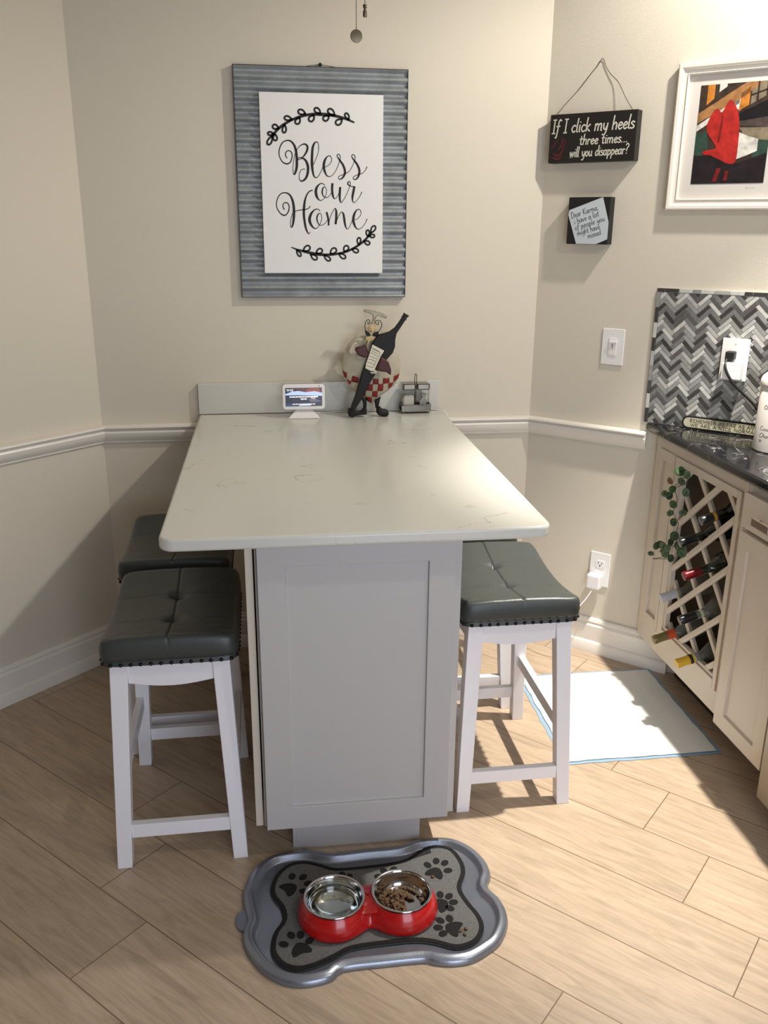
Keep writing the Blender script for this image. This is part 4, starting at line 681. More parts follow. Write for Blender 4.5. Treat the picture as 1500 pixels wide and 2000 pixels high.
#m = MB(); m.tube([(-.035, -.04, .70), (-.035, -.56, .70)], .010, 12); m.tube([(-.035, -.05, .70), (.0, -.05, .70)], .006, 8); m.tube([(-.035, -.55, .70), (.0, -.55, .70)], .006, 8); m.build('handle', M_steel, dw, smooth=60)
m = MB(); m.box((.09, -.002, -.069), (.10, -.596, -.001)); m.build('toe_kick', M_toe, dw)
cab3 = thing('base_cabinet', 'plain cream base cabinet beyond the stainless dishwasher', 'cabinet', (XF, -1.85, .13))
m = MB(); m.box((0, 0, 0), (.55, -1.14, .753)); m.build('cabinet_box', M_cabw, cab3)
m = MB(); m.box((.11, 0, -.129), (.126, -1.14, -.001)); m.build('toe_kick', M_toe, cab3)

# things on the black worktop
t = onR('message_plaque', 'narrow cream word plaque with a dark rim leaning on the mosaic', 'sign', .572, .9155)
def stad(x0, x1, z0, z1, n=10):
    r = (z1-z0)/2; zc = (z0+z1)/2
    return [(x0+r+r*math.cos(D2(90+180*k/n)), zc+r*math.sin(D2(90+180*k/n))) for k in range(n+1)]+[(x1-r+r*math.cos(D2(-90+180*k/n)), zc+r*math.sin(D2(-90+180*k/n))) for k in range(n+1)]
m = MB(); m.prism(stad(0, .30, .0005, .0435), -.030, -.022, 'y'); m.build('dark_rim', M_ink, t, bevel=.001)
m = MB(); m.prism(stad(.006, .294, .006, .038), -.0308, -.0301, 'y'); f2 = m.build('cream_face', mat('parchment', srgb(186, 182, 156), .6, var=.15, vscale=40), t)
M_bink = mat('brown_ink', srgb(60, 48, 34), .7)
m = MB(); write(m, 'REMEMBER AS FAR AS ANY', .026, .0235, .0105, .215, -.0311, .0014); m.build('lettering', M_bink, f2)
m = MB(); write(m, '..WE ARE A NICE NORMAL', .020, .0095, .0105, .222, -.0311, .0014); m.build('lettering', M_bink, f2)
cx_, cy_, cr_ = 1.381, -.737, .065
t = thing('coffee_canister', 'white round lidded canister with grey writing on the black worktop', 'canister', (cx_, cy_, .915))
m = MB(); m.lathe([(cr_-.004, 0), (cr_, .003), (cr_, .195), (cr_-.002, .198)], 64); m.build('body', mat('canister_white', srgb(214, 208, 200), .35), t, smooth=40)
m = MB(); m.lathe([(cr_+.002, .199), (cr_+.002, .212), (cr_-.002, .222), (cr_-.016, .236), (.012, .242), (.002, .243)], 64); m.build('lid', mat('lid_white', srgb(232, 228, 218), .3), t, smooth=40)
m = MB()
def cyl(u, v): a = D2(-178)+u/cr_; return ((cr_+.0005)*math.cos(a), (cr_+.0005)*math.sin(a), v)
M_gink = mat('grey_ink', srgb(100, 92, 86), .7)
for a_ in (('OL', .011, .128, .013, .022, 0, .0022, .2, .2), ('Cook', .008, .066, .013, .036, 0, .0018), ('Cha', .006, .045, .013, .030, 0, .0018, .25), ('30', .008, .031, .007, .010, 0, .0014)):
    m = MB(); write(m, *a_, mp=cyl); m.build('lettering', M_gink, t)

# ------------------------------------------------------------------ wine bottles in the rack
def bottle(idx, y, z, t_, gl, cap, label, ring=None, lab=None, text=False, cl=.055, rg=None):
    d_ = Vector((1, 0, SLOPE)).normalized(); tip = Vector((1.2, y, z))-d_*t_
    t = thing('wine_bottle', label, 'bottle', tip, 0, 'wine bottles in the rack'); t.rotation_euler = d_.to_track_quat('Z', 'Y').to_euler()
    m = MB(); m.lathe([(.0135, cl-.002), (.0135, .078), (.015, .088), (.024, .105), (.0335, .122), (.0365, .142), (.0365, .262), (.034, .268), (.018, .266)], 36); m.build('glass', gl, t, smooth=40)
    m = MB(); m.lathe([(.010, 0), (.0143, .0008), (.0150, .003), (.0150, .016), (.0143, .019), (.0145, cl)], 32); m.build('capsule', cap, t, smooth=40)
    if ring: m = MB(); r0, r1 = rg or (cl-.016, cl-.006); m.lathe([(.0155, r0), (.0155, r1)], 32); m.build('neck_band', ring, t, smooth=40)
    if lab: m = MB(); m.lathe([(.0372, .155), (.0372, .235)], 36); m.build('label', lab, t, smooth=40)
    if text:
        m = MB()
        def cy2(u, v): a = D2(-165)+u/.0148; return (.0148*math.cos(a), .0148*math.sin(a), v)
        for a_, b_ in ((.010, .030), (.014, .034), (.018, .030)): ribbon(m, [(a_, b_), (a_+.004, b_+.006), (a_+.002, b_+.010)], 0, .0012, 4, None, cy2)
        m.build('emblem', M_chalk, t)
SLOPE = .30
GB = mat('dark_green_glass', (.010, .018, .010), .06, coat=.5); GBK = mat('black_glass', (.006, .006, .007), .06, coat=.5)
GC = mat('pale_clear_glass', (.62, .66, .58), .05, trans=.85, ior=1.3)
FB = mat('black_foil', srgb(20, 21, 26), .3, coat=.3); FR = mat('red_foil', srgb(104, 16, 24), .3, metal=.3); FY = mat('yellow_foil', srgb(214, 170, 40), .4); FO = mat('olive_cap', srgb(120, 108, 66), .35, metal=.4); FS = mat('silver_foil', srgb(190, 190, 196), .4); FG = mat('gold_band', srgb(190, 150, 60), .3, metal=.5); OR = mat('orange_label', srgb(190, 70, 26), .5)
RL = mat('red_label', srgb(196, 52, 36), .4); WL = mat('cream_label', srgb(200, 196, 180), .5)
bottle(0, -.793, .735, .066, GBK, FB, 'dark wine bottle with a yellow neck band, topmost in the rack', FG, RL)
bottle(1, -.703, .635, .077, GB, FB, 'wine bottle with a plain black foil among the vine leaves', None, None, True)
bottle(2, -.790, .565, .098, GB, FR, 'dark wine bottle with a red foil cap in mid rack', None, WL)
bottle(3, -.612, .405, .072, GC, FS, 'clear bottle with a silver white foil at the left of the rack')
bottle(4, -.790, .415, .094, GC, FB, 'clear bottle with a black lettered foil above the orange one', None, None, True)
bottle(5, -.640, .275, .096, GC, FO, 'clear bottle with an olive cap and an orange neck label', OR, None, False, .046, (.050, .076))
bottle(6, -.790, .262, .086, GC, FY, 'clear bottle with a bright yellow foil, lowest in the rack', M_ink, None, False, .06)

# ------------------------------------------------------------------ vine
M_leaf = [mat('vine_leaf', srgb(*c), .5, var=.2, vscale=60) for c in ((62, 86, 52), (74, 96, 66), (48, 68, 40))]; M_brown = mat('dry_leaf', srgb(122, 92, 66), .6)
M_stem = mat('vine_stem', srgb(72, 78, 50), .6)
t = thing('trailing_vine', 'round-leaved green vine trailing from the top left of the wine rack', 'plant', (1.17, -.6, .7))
def lv(p, x): return (x-1.17, p[0]+.6, p[1]-.7)
for i, (y, z) in enumerate(VLEAF):
    m = MB(); rl = .0132+.0035*random.random(); n = 14
    A = Matrix.Translation(lv((y, z), 1.146+.018*random.random())) @ Matrix.Rotation(random.uniform(.4, 1.4), 4, 'Z') @ Matrix.Rotation(random.uniform(-.6, .6), 4, 'Y')
    ax = random.uniform(0, 6.28); vs = []
    for k_, rr_ in ((0, 0), (1, .5), (2, 1.0)):
        for q in range(n):
            a = 2*math.pi*q/n; r = rl*rr_*(1+.12*math.cos(a)-.10*abs(math.cos(a/2))**6)
            vs.append((-.0035*rr_**2+.0015*abs(math.sin(a)), r*math.cos(a+ax)*(.82 if i % 3 else 1), r*math.sin(a+ax)))
    m.T = A; m.add(vs, [(k_*n+q, k_*n+(q+1) % n, (k_+1)*n+(q+1) % n, (k_+1)*n+q) for k_ in range(2) for q in range(n)])
    o = m.build('leaf', M_brown if i == 2 else M_leaf[i % 3], t, smooth=80)
    sd = o.modifiers.new('thickness', 'SOLIDIFY'); sd.thickness = .0006
    if i == 2: o['label'] = 'brown dry leaf'
for s_ in VSTEM:
    m = MB(); m.tube(spline([lv(p, 1.163+.012*(k % 2)) for k, p in enumerate(s_)], 4), .0011, 6); m.build('stem', M_stem, t, smooth=60)

# ------------------------------------------------------------------ things on the island
t = thing('smart_display', 'small white smart display with a lit screen on the island worktop', 'display', (-.008, -.105, .9146), TH)
m = MB(); m.T = Matrix.Translation((0, -.012, .030)) @ Matrix.Rotation(D2(-6), 4, 'X')
m.prism([(x, z) for x, z in rrect(-.073, 0, .073, .087, .012, 6)], -.008, .012, 'y'); bz = m.build('housing', M_plastic, t, bevel=.002, smooth=40)
m = MB(); m.T = Matrix.Translation((0, -.012, .030)) @ Matrix.Rotation(D2(-6), 4, 'X'); SX, SZ, SW, SH = -.063, .012, .126, .063
EM = [mat('screen_glow', (0, 0, 0), .2, emit=(srgb(*c), s_)) for c, s_ in (((26, 20, 36), .9), ((196, 214, 245), .95), ((160, 70, 30), .8), ((96, 34, 24), .7), ((110, 100, 120), .8), ((250, 252, 255), 1.0), ((52, 64, 110), .9), ((196, 180, 170), .8))]
def scp(pts, mi, y=-.0086): m.prism([(SX+a*SW, SZ+b*SH) for a, b in pts], y, y-.0001, 'y', mi)
scp([(0, 0), (1, 0), (1, 1), (0, 1)], 0, -.0083)
scp([(.3, .74), (1, .68), (1, 1), (.25, 1)], 3); scp([(.6, .76), (.95, .72), (.92, .96), (.7, .98), (.55, .86)], 2, -.0087)
scp([(0, .6), (0, .67), (.18, .80), (.36, .83), (.55, .76), (.80, .81), (1, .72), (1, .55), (.6, .58), (.3, .60)], 1, -.0088)
scp([(.66, .52), (.85, .56), (.8, .36), (.7, .40)], 7, -.0088); scp([(.62, .38), (.8, .42), (.98, .25), (.7, .20)], 4, -.0087); scp([(.35, .02), (.7, .03), (.66, .14), (.42, .12)], 1, -.0087); scp([(.0, .0), (.3, .0), (.2, .12), (.0, .14)], 6, -.0087)
m.build('screen', EM, bz)
m = MB(); m.T = Matrix.Translation((0, -.012, .030)) @ Matrix.Rotation(D2(-6), 4, 'X')
write(m, '10:02', SX+.004, SZ+.052, .0068, .024, -.0090, .0012)
def dashes(x, z, w_, h_):
    while w_ > .002:
        l_ = min(w_, random.uniform(.006, .012)); m.prism([(x, z), (x+l_, z), (x+l_, z+h_), (x, z+h_)], -.0090, -.0091, 'y'); x += l_+.0014; w_ -= l_+.0014
dashes(SX+.014, SZ+.0300, .098, .0042); dashes(SX+.052, SZ+.0225, .022, .0042); dashes(SX+.024, SZ+.0055, .078, .0030)
m.build('screen_text', EM[5], bz)
m = MB(); m.T = Matrix.Translation((0, -.012, .030)) @ Matrix.Rotation(D2(-6), 4, 'X'); m.ball((.053, -.0082, .081), .0018, 10, (1, .3, 1)); m.build('camera_dot', M_ink, bz)
m = MB(); m.hexa([(-.058, -.028, 0), (.058, -.028, 0), (.036, .030, 0), (-.036, .030, 0)], [(-.020, -.004, .034), (.020, -.004, .034), (.022, .016, .040), (-.022, .016, .040)]); m.build('stand', M_plastic, t, bevel=.003, seg=3)

# white power cable, display -> over the worktop edge -> adapter
ad = RW(.318, .270, .030)
m = MB(); m.tube(spline([(.008, -.072, .930), (.04, -.045, .9175), (.15, -.030, .9165), (.28, -.028, .9165), (.36, -.0255, .9165), (.45, -.028, .9165), (.490, -.045, .9175), (.508, -.062, .908), (.513, -.065, .85), (.52, -.070, .60), (.55, -.080, .40), (.64, -.10, .20), (.78, -.12, .12), (ad.x-.14, ad.y-.05, .16), (ad.x-.05, ad.y-.03, .225), (ad.x, ad.y, ad.z)], 8), .0016, 8)
tag(m.build('power_cable', M_plastic, smooth=60), 'thin white power cable running from the smart display to the low outlet', 'cable')

# chef figurine
t = thing('chef_figurine', 'painted metal chef figurine hugging a tall dark wine bottle', 'figurine', (.21, -.105, .9146))
def CP(k): return [(a/1000, b/1000) for a, b in trip(CHEF[k], 2)]
# belly: shallow dome over a traced outline
P = closed_spline(CP('belly'), 3); cxm = sum(p[0] for p in P)/len(P); czm = sum(p[1] for p in P)/len(P); n = len(P); vs = []
m = MB(); K = 8
for k in range(K+1):
    f = math.cos(math.pi/2*k/K) if k < K else .001; d_ = math.sin(math.pi/2*k/K)*.030
    vs += [(cxm+(p[0]-cxm)*f, .008-d_, czm+(p[1]-czm)*f) for p in P]
vs += [(p[0], .016, p[1]) for p in P]
m.add(vs, [(k*n+i, k*n+(i+1) % n, (k+1)*n+(i+1) % n, (k+1)*n+i) for k in range(K) for i in range(n)]+[(i, (i+1) % n, (K+1)*n+(i+1) % n, (K+1)*n+i) for i in range(n)]+[tuple(range((K+1)*n, (K+2)*n))])
bel = m.build('belly', M_cream, t, smooth=60)
def dome_y(x, z):
    # depth of the dome surface at x, z
    a = math.atan2(z-czm, x-cxm); best = None
    for p in P:
        q = abs((math.atan2(p[1]-czm, p[0]-cxm)-a+math.pi) % (2*math.pi)-math.pi)
        if best is None or q < best[0]: best = (q, math.hypot(p[0]-cxm, p[1]-czm))
    f = min(.999, math.hypot(x-cxm, z-czm)/best[1]); return .008-.030*math.sqrt(1-f*f)
m = MB()
for c in CHECKS:
    q = [(a/1000, b/1000) for a, b in trip(c, 2)]; nq = len(q); g2 = []
    sub = []
    for i in range(nq):
        a, b = q[i], q[(i+1) % nq]
        for j in range(3): sub.append((a[0]+(b[0]-a[0])*j/3, a[1]+(b[1]-a[1])*j/3))
    mx_ = sum(p[0] for p in q)/nq; mz_ = sum(p[1] for p in q)/nq; ns = len(sub)
    vs = [(p[0], dome_y(*p)-.0022, p[1]) for p in sub]+[((p[0]+mx_)/2, dome_y((p[0]+mx_)/2, (p[1]+mz_)/2)-.0022, (p[1]+mz_)/2) for p in sub]+[(mx_, dome_y(mx_, mz_)-.0022, mz_)]
    m.add(vs, [(i, (i+1) % ns, ns+(i+1) % ns, ns+i) for i in range(ns)]+[(ns+i, ns+(i+1) % ns, 2*ns) for i in range(ns)])
o = m.build('red_checks', M_red, bel, smooth=60); sd = o.modifiers.new('thickness', 'SOLIDIFY'); sd.thickness = .001
hat = puffy(CP('hat'), .004, .012, 'hat', M_cream, t); 
m = MB(); pts = [(a, -.0045, b) for a, b in closed_spline(inset_ring(CP('hat'), .0008), 2)]; m.tube(pts+[pts[0]], .0008, 6); m.build('hat_outline', mat('umber', srgb(120, 106, 84), .6), hat)
hd = puffy(CP('head'), -.008, .026, 'head', mat('skin_paint', srgb(214, 190, 146), .5, var=.06), t)
m = MB(); q = CP('head'); cxh = sum(p[0] for p in q)/len(q); czh = sum(p[1] for p in q)/len(q)
for dx in (-.0045, .006): m.ball((cxh+dx, -.0215, czh+.001), .0014, 8)
m.build('eye', M_ink, hd); m = MB(); m.ball((cxh-.002, -.024, czh-.007), .0045, 12, (.8, 1, 1.3)); m.build('nose', mat('nose_paint', srgb(216, 178, 120), .5), hd, smooth=60)
puffy(CP('must_l'), -.026, .008, 'moustache', M_cblack, hd); puffy(CP('must_r'), -.026, .008, 'moustache', M_cblack, hd)
for c in CURLS: m = MB(); m.tube(spline([(a/1000, -.026, b/1000) for a, b in trip(c, 2)], 5), .0013, 8); m.build('moustache_curl', M_cblack, hd, smooth=60)
puffy(CP('scarf'), -.026, .010, 'scarf', mat('straw_paint', srgb(190, 172, 116), .5), t)
puffy(CP('arm'), -.014, .016, 'arm', M_cream, t); 
b_ = puffy(CP('bottle'), -.034, .026, 'wine_bottle', M_cblack, t)
lb = puffy(CP('label'), -.046, .003, 'label', mat('label_cream', srgb(222, 216, 196), .6), b_)
m = MB()
for c in LABELLINES: ribbon(m, [(a/1000, b/1000) for a, b in trip(c, 2)], -.0482, .0011, 5)
m.build('label_lines', M_ink, lb)
puffy(CP('sleeve_l'), -.040, .014, 'sleeve', M_maroon, t); puffy(CP('sleeve_r'), -.048, .014, 'sleeve', M_maroon, t); puffy(CP('hand'), -.050, .008, 'hand', M_cream, t)
for nm in ('leg_l', 'leg_r'):
    q = CP(nm); zl = min(p[1] for p in q); puffy([(p[0], p[1]-.009 if p[1] < zl+.004 else p[1]) for p in q], -.002, .012, 'leg', M_cblack, t)
for nm in ('shoe_l', 'shoe_r'):
    q = CP(nm); zmin = min(p[1] for p in q); puffy([(p[0], max(p[1], .0) - (0)) if zmin < 0 else (p[0], p[1]-zmin*(1 if p[1]-zmin < .01 else 0)) for p in q], -.010, .030, 'shoe', M_cblack, t)

# condiment caddy and the two glass packets jars
t = thing('condiment_caddy', 'chrome condiment caddy with a tall centre handle on the worktop', 'caddy', (.394, -.058, .9146))
m = MB()
for zz_ in (.008, .030):
    q = [(x, y, zz_) for x, y in rrect(-.053, -.026, .053, .026, .006, 3)]; m.tube(q+[q[0]], .0016 if zz_ < .02 else .0022, 8)
m.box((-.053, -.027, .008), (.053, -.0262, .028)); m.box((-.053, .0262, .008), (.053, .027, .028)); m.box((-.053, -.026, .006), (.053, .026, .0072))
for x in (-.045, .045):
    for y in (-.022, .022): m.ball((x, y, .004), .004, 10)
m.build('tray', M_chrome, t, smooth=50)
m = MB(); m.tube(spline([(-.003, 0, .008), (-.003, 0, .07), (-.003, 0, .125), (-.0005, 0, .137), (.003, 0, .134), (.004, 0, .12), (.003, 0, .07), (.003, 0, .008)], 4), .0017, 8); m.build('handle', M_chrome, t, smooth=60)
def jar(x, label, pk):
    t = thing('glass_jar', label, 'jar', (x, -.058, .9222), 0, 'jars in the condiment caddy')
    m = MB(); m.prism(rrect(-.0225, -.0225, .0225, .0225, .004, 4), 0, .076); m.build('glass', M_glass, t, bevel=.0015)
    m = MB(); m.prism(rrect(-.0232, -.0232, .0232, .0232, .005, 4), .0765, .098); m.build('lid', M_chrome, t, bevel=.003, seg=3)
    m = MB(); random.seed(pk)
    if pk == 1:
        m.box((-.018, -.017, .002), (.018, .015, .048))
        for k in range(5): x_ = -.016+k*.0065; m.hexa([(x_, -.016, .045), (x_+.006, -.016, .045), (x_+.006, -.006, .045), (x_, -.006, .045)], [(x_-.002, -.018, .056+.004*(k % 2)), (x_+.007, -.018, .054), (x_+.006, -.01, .055), (x_, -.01, .057)])
    else:
        m.box((-.010, -.012, .002), (.012, .010, .034)); m.prism([(-.015, .030), (.016, .032), (.010, .044), (.014, .060), (-.006, .062), (-.001, .046)], -.006, .004, 'y')
    m.build('paper_packets', mat('packet_paper', srgb(226, 222, 214) if pk == 1 else srgb(170, 172, 168), .7), t)
jar(.3685, 'square glass jar packed with white paper packets, left in the caddy', 1)
jar(.4195, 'square glass jar with a few grey packets, right in the caddy', 2)

# pull chains under the ceiling fixture
t = thing('ceiling_fixture', 'round metal ceiling fixture the pull chains hang from', 'ceiling light', (.022, -1.55, HC))
m = MB(); m.lathe([(.05, -.001), (.05, -.02), (.015, -.03), (.015, -.14), (.11, -.16), (.12, -.20), (.08, -.24), (.02, -.25)], 40); m.build('housing', M_brass, t, smooth=40)
def chain(x, y, z0, z1, label):
    t = thing('pull_chain', label, 'pull chain', (x, y, z0)); m = MB(); m.tube([(0, 0, 0), (0, 0, z1-z0)], .0006, 5)
    k = .0
    while k < min(.5, z1-z0): m.ball((0, 0, k), .0011, 6); k += .0034
    m.build('bead_chain', M_brass, t); return t
t = chain(.015, -1.553, 1.850, 2.41, 'pull chain ending in a round metal disc'); m = MB(); m.lathe([(.004, -.0022), (.0094, -.0018), (.0099, 0), (.0094, .0018), (.004, .0022)], 32, Matrix.Translation((0, 0, -.010)) @ Matrix.Rotation(D2(90), 4, 'X')); m.build('disc', M_brass, t, smooth=40)
t = chain(.029, -1.553, 1.885, 2.41, 'shorter pull chain ending in a small cylinder'); m = MB(); m.lathe([(.0030, -.0175), (.0034, -.016), (.0034, -.009), (.0022, -.008), (.0022, -.005), (.0034, -.004), (.0034, 0), (.001, .001)], 20); m.build('weight', M_brass, t, smooth=40)

# ------------------------------------------------------------------ floor things
# absorbent pad
t = thing('puppy_pad', 'white absorbent floor pad with a blue border beside the cream cabinets', 'pad', (.975, -.665, 0), D2(-.6))
def sheet(name, hx, hy, z, amp, m_, seed, nx=40, ny=44, par=t, edge=.004):
    m = MB(); vs = []
    for j in range(ny+1):
        for i in range(nx+1):
            u, v = -1+2*i/nx, -1+2*j/ny
            x = u*hx+edge*noise.noise(Vector((v*5, seed, u*1.3))); y = v*hy+edge*noise.noise(Vector((u*5, seed+9, v*1.3)))
            e = max(abs(u), abs(v))
            zz = z+amp*(.5+.5*noise.noise(Vector((x*22, y*22, seed)))) + .0012*(abs(math.sin(x*60))*abs(math.sin(y*60)))*(1 if amp > .001 else .3)
            vs.append((x, y, max(.0006, zz)))
    m.add(vs, [(j*(nx+1)+i, j*(nx+1)+i+1, (j+1)*(nx+1)+i+1, (j+1)*(nx+1)+i) for j in range(ny) for i in range(nx)])
    o = m.build(name, m_, par, smooth=80); return o
M_blue = mat('blue_film', srgb(140, 166, 186), .5); 
def pad_mat():
    m = mat('pad_white', srgb(228, 228, 222), .85); N, L = nodes(m); b = N['Principled BSDF']; tc = N.new('ShaderNodeTexCoord')
    mp = N.new('ShaderNodeMapping'); mp.inputs['Location'].default_value = (.05, .145, 0); L.new(tc.outputs['Object'], mp.inputs[0])
    ln = N.new('ShaderNodeVectorMath'); ln.operation = 'LENGTH'; L.new(mp.outputs[0], ln.inputs[0])
    r = N.new('ShaderNodeMapRange'); L.new(ln.outputs['Value'], r.inputs[0]); r.inputs[1].default_value = .005; r.inputs[2].default_value = .05; r.inputs[3].default_value = .55; r.inputs[4].default_value = 0
    mx = N.new('ShaderNodeMix'); mx.data_type = 'RGBA'; L.new(r.outputs[0], mx.inputs[0]); mx.inputs[6].default_value = (*srgb(228, 228, 222), 1); mx.inputs[7].default_value = (*srgb(222, 214, 150), 1)
    L.new(mx.outputs[2], b.inputs['Base Color']); return m
sheet('blue_backing', .2535, .2765, .0010, .0004, M_blue, 1); sheet('white_layer', .240, .264, .0030, .0016, pad_mat(), 4)

# feeding tray
M_tray = mat('grey_plastic_tray', srgb(136, 141, 152), .30, metal=.7, bump=.12, bscale=300)
P0 = closed_spline(TRAY, 3)
t = thing('feeding_tray', 'bone shaped silver grey plastic tray on the floor before the island', 'tray', (.07, -1.46, 0))
P0 = [(x-.07, y+1.46) for x, y in P0]
rings = [(.0, .0005), (-.001, .003), (.002, .0135), (.004, .0155), (.016, .0200), (.019, .0198), (.0215, .018), (.0265, .006), (.029, .0045), (.033, .0030)]
m = MB(); n = len(P0); vs = []
for d_, z in rings: vs += [(p[0], p[1], z) for p in inset_ring(P0, d_)]
vs += [(p[0], p[1], .0004) for p in inset_ring(P0, .030)]
K = len(rings)
m.add(vs, [(k*n+i, k*n+(i+1) % n, (k+1)*n+(i+1) % n, (k+1)*n+i) for k in range(K-1) for i in range(n)]+[tuple(range((K-1)*n, K*n)), tuple(range(K*n, (K+1)*n))])
m.build('tray', M_tray, t, smooth=50)
m = MB(); m.prism([(-.311+.019*math.cos(a*.3927), .0147+.032*math.sin(a*.3927)) for a in range(16)], .0008, .009); m.build('tab', M_tray, t, bevel=.002)
# bone mat
P1 = closed_spline(MAT, 3); P1 = [(x-.07, y+1.46) for x, y in P1]
t = thing('paw_mat', 'grey bone shaped carpet mat with black paw prints lying in the tray', 'mat', (.07, -1.46, .0045))
M_carp = mat('grey_carpet', srgb(100, 100, 99), .95, bump=1.0, bscale=700, var=.25, vscale=350); M_carb = mat('black_carpet', srgb(22, 21, 22), .95, bump=.6, bscale=700)
m = MB(); m.prism(P1, 0, .0045); m.build('base', M_carp, t)
Pi = inset_ring(P1, .0105); m = MB(); n = len(P1)
m.add([(p[0], p[1], .0036) for p in inset_ring(P1, -.0008)]+[(p[0], p[1], .0056) for p in inset_ring(P1, .001)]+[(p[0], p[1], .0056) for p in Pi], [(k*n+i, k*n+(i+1) % n, (k+1)*n+(i+1) % n, (k+1)*n+i) for k in range(2) for i in range(n)])
m.build('black_border', M_carb, t)
for pw in PAWS:
    c = Vector((pw[0][0]-.07, pw[0][1]+1.46)); tt = [Vector((a-.07, b+1.46)) for a, b in pw[1:]]; mid = sum(tt, Vector((0, 0)))/4; d_ = (mid-c).normalized(); a0 = math.atan2(d_.y, d_.x)
    m = MB()
    pad_ = [(.018, 0), (.011, .013), (-.005, .022), (-.018, .020), (-.014, .0), (-.018, -.020), (-.005, -.022), (.011, -.013)]
    q = [(c.x+x*math.cos(a0)-y*math.sin(a0), c.y+x*math.sin(a0)+y*math.cos(a0)) for x, y in closed_spline(pad_, 3)]
    m.prism([(x, y) for x, y in q], .0046, .0056)
    for tp in tt:
        dd = (tp-c); a1 = math.atan2(dd.y, dd.x); m.prism([(tp.x+.0115*math.cos(k*.524)*math.cos(a1)-.0088*math.sin(k*.524)*math.sin(a1), tp.y+.0115*math.cos(k*.524)*math.sin(a1)+.0088*math.sin(k*.524)*math.cos(a1)) for k in range(12)], .0046, .0056)
    m.build('paw_print', M_carb, t)
# double bowl stand
t = thing('double_bowl_stand', 'glossy red double pet bowl stand on the paw print mat', 'pet bowl stand', (.049, -1.463, .0101), D2(-.5))
cxL, cxR, RB = -.0795, .0795, .0695
def field(x, y, zf):
    r0 = .085-.0135*zf; return r0
m = MB(); nA = 96; lv_ = 10; vs = []; HB = .054
def contour(rad, nk):
    # union of two circles with a soft waist
    out = []
    for k in range(nA):
        a = 2*math.pi*k/nA; dx, dy = math.cos(a), math.sin(a)
        lo, hi = 0, .3
        for _ in range(24):
            md = (lo+hi)/2; x, y = dx*md, dy*md
            s_ = math.exp(-(((x-cxL)**2+y*y)/rad**2-1)*nk)+math.exp(-(((x-cxR)**2+y*y)/rad**2-1)*nk)
            if s_ > 1: lo = md
            else: hi = md
        out.append((dx*lo, dy*lo))
    return out
zs = [(0, .083, 2.6), (.004, .0855, 2.6), (.014, .0855, 2.7), (.028, .0825, 3.0), (.040, .078, 3.6), (.048, .0735, 4.6), (.052, .0700, 6)]
for z, rad, nk in zs: vs += [(x, y, z) for x, y in contour(rad, nk)]
K = len(zs)
m.add(vs, [(k*nA+i, k*nA+(i+1) % nA, (k+1)*nA+(i+1) % nA, (k+1)*nA+i) for k in range(K-1) for i in range(nA)]+[tuple(range(nA))])
# saddle top between the bowls is open where the steel bowls sit
m.build('stand_shell', mat('glossy_red_plastic', srgb(178, 22, 22), .22, coat=.4), t, smooth=60)
m = MB(); vs = []; nB = 20
for i in range(nB+1):
    y = -.046+.092*i/nB; hx = .0795-math.sqrt(.0700**2-y*y)
    for k in range(7):
        f = -1+2*k/6; vs.append((f*hx, y, .0535-.010*(abs(y)/.046)**2.5-.004*(1-f*f)))
m.add(vs, [(i*7+k, i*7+k+1, (i+1)*7+k+1, (i+1)*7+k) for i in range(nB) for k in range(6)]); m.build('bridge', bpy.data.materials['glossy_red_plastic'], t, smooth=80)
M_bowl = mat('polished_steel', srgb(200, 198, 194), .14, metal=1)
def bowl(x, label):
    b = thing('steel_bowl', label, 'bowl', (.049+x*math.cos(D2(-.5)), -1.463+x*math.sin(D2(-.5)), .0101), 0, 'steel bowls in the red stand')
    m = MB(); m.lathe([(.030, .0135), (.052, .014), (.0585, .020), (.063, .034), (.0655, .050), (.0665, .0535), (.0705, .0545), (.0718, .0560), (.0710, .0575), (.0680, .0578), (.0660, .0565), (.0645, .050), (.0620, .034), (.0575, .0215), (.051, .0162), (.002, .0160)], 64)
    m.build('bowl', M_bowl, b, smooth=50); return b
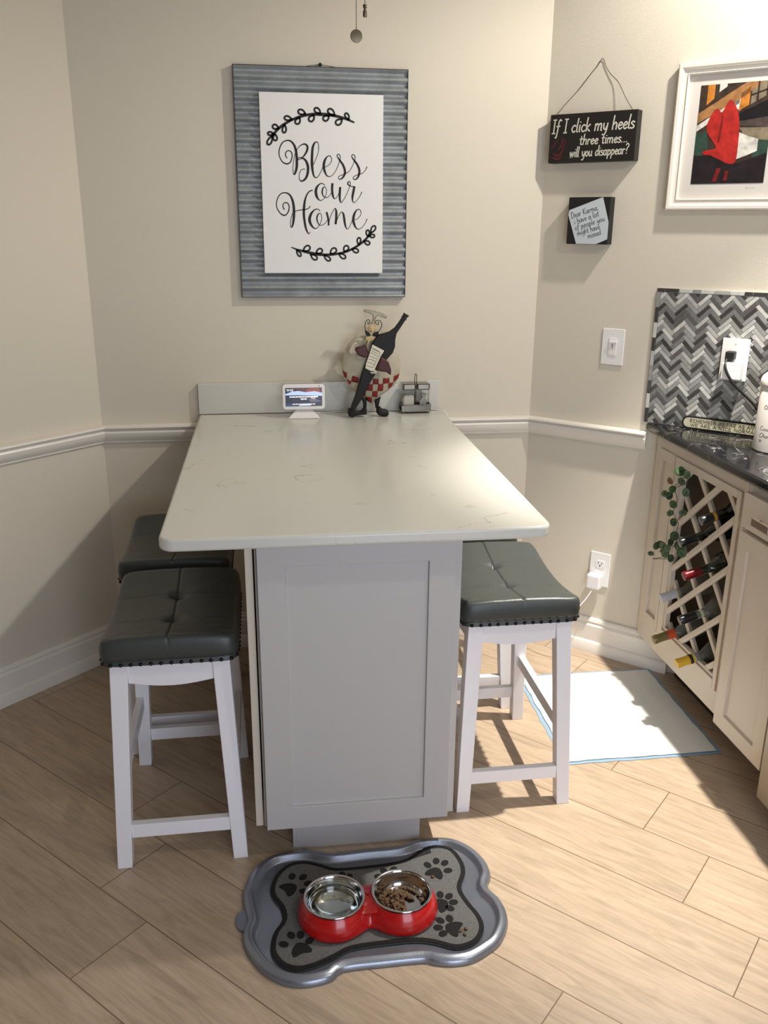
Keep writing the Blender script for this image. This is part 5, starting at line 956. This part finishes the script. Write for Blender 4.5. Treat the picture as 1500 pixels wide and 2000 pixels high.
bL = bowl(cxL, 'stainless bowl of water, left in the red stand'); bR = bowl(cxR, 'stainless bowl with dry kibble, right in the red stand')
wm = mat('water', (.9, .95, .95), .0, trans=1, ior=1.33); m = MB(); m.lathe([(.0005, .0170), (.0505, .0172), (.0570, .0225), (.0610, .0320), (.0605, .0325), (.0005, .0325)], 64)
o = m.build('water', wm, loc=tuple(bL.location), smooth=50); tag(o, 'clear water in the left steel bowl', 'water', kind='stuff')
M_kib = mat('kibble', srgb(94, 70, 48), .8, bump=.6, bscale=300, var=.25, vscale=60)
random.seed(3); m = MB()
def nug(mb, x, y, z, r):
    A = Matrix.Translation((x, y, z)) @ Matrix.Rotation(random.uniform(0, 6), 4, 'Z') @ Matrix.Rotation(random.uniform(-.7, .7), 4, 'X')
    mb.lathe([(.0001, -.5*r), (.6*r, -.48*r), (.97*r, -.15*r), (r, .1*r), (.7*r, .42*r), (.0001, .5*r)], 9, A @ Matrix.Diagonal((1.15, .85, 1, 1)))
for k in range(210):
    a = random.uniform(0, 6.28); rr_ = math.sqrt(random.random()); x = -.012+.040*rr_*math.cos(a); y = .004+.036*rr_*math.sin(a)*1.1
    if math.hypot(x, y) > .052 or (x > .006 and y < .010): continue
    hh = .012*(1-rr_*rr_)+(.006 if x < -.01 else 0); nug(m, x, y, .0205+random.random()*hh, .0046)
for k in range(26):
    a = random.uniform(-.1, 1.5); nug(m, .046*math.cos(a), .046*math.sin(a), .0205+random.random()*.004, .0044)
o = m.build('kibble', M_kib, loc=tuple(bR.location), smooth=60); tag(o, 'brown dry kibble heaped in the right steel bowl', 'pet food', kind='stuff')
for i, (x, y) in enumerate(((.223, -1.3675), (.2529, -1.5480), (.2600, -1.5600), (.2660, -1.5440))):
    m = MB(); nug(m, 0, 0, 0, .0044); o = m.build('kibble_piece', M_kib, loc=(x, y, .0125), smooth=60)
    tag(o, 'single spilled kibble piece near the upper right paw print' if i == 0 else 'spilled kibble piece at the right end of the paw mat', 'pet food', None if i == 0 else 'spilled kibble at the right end of the mat')
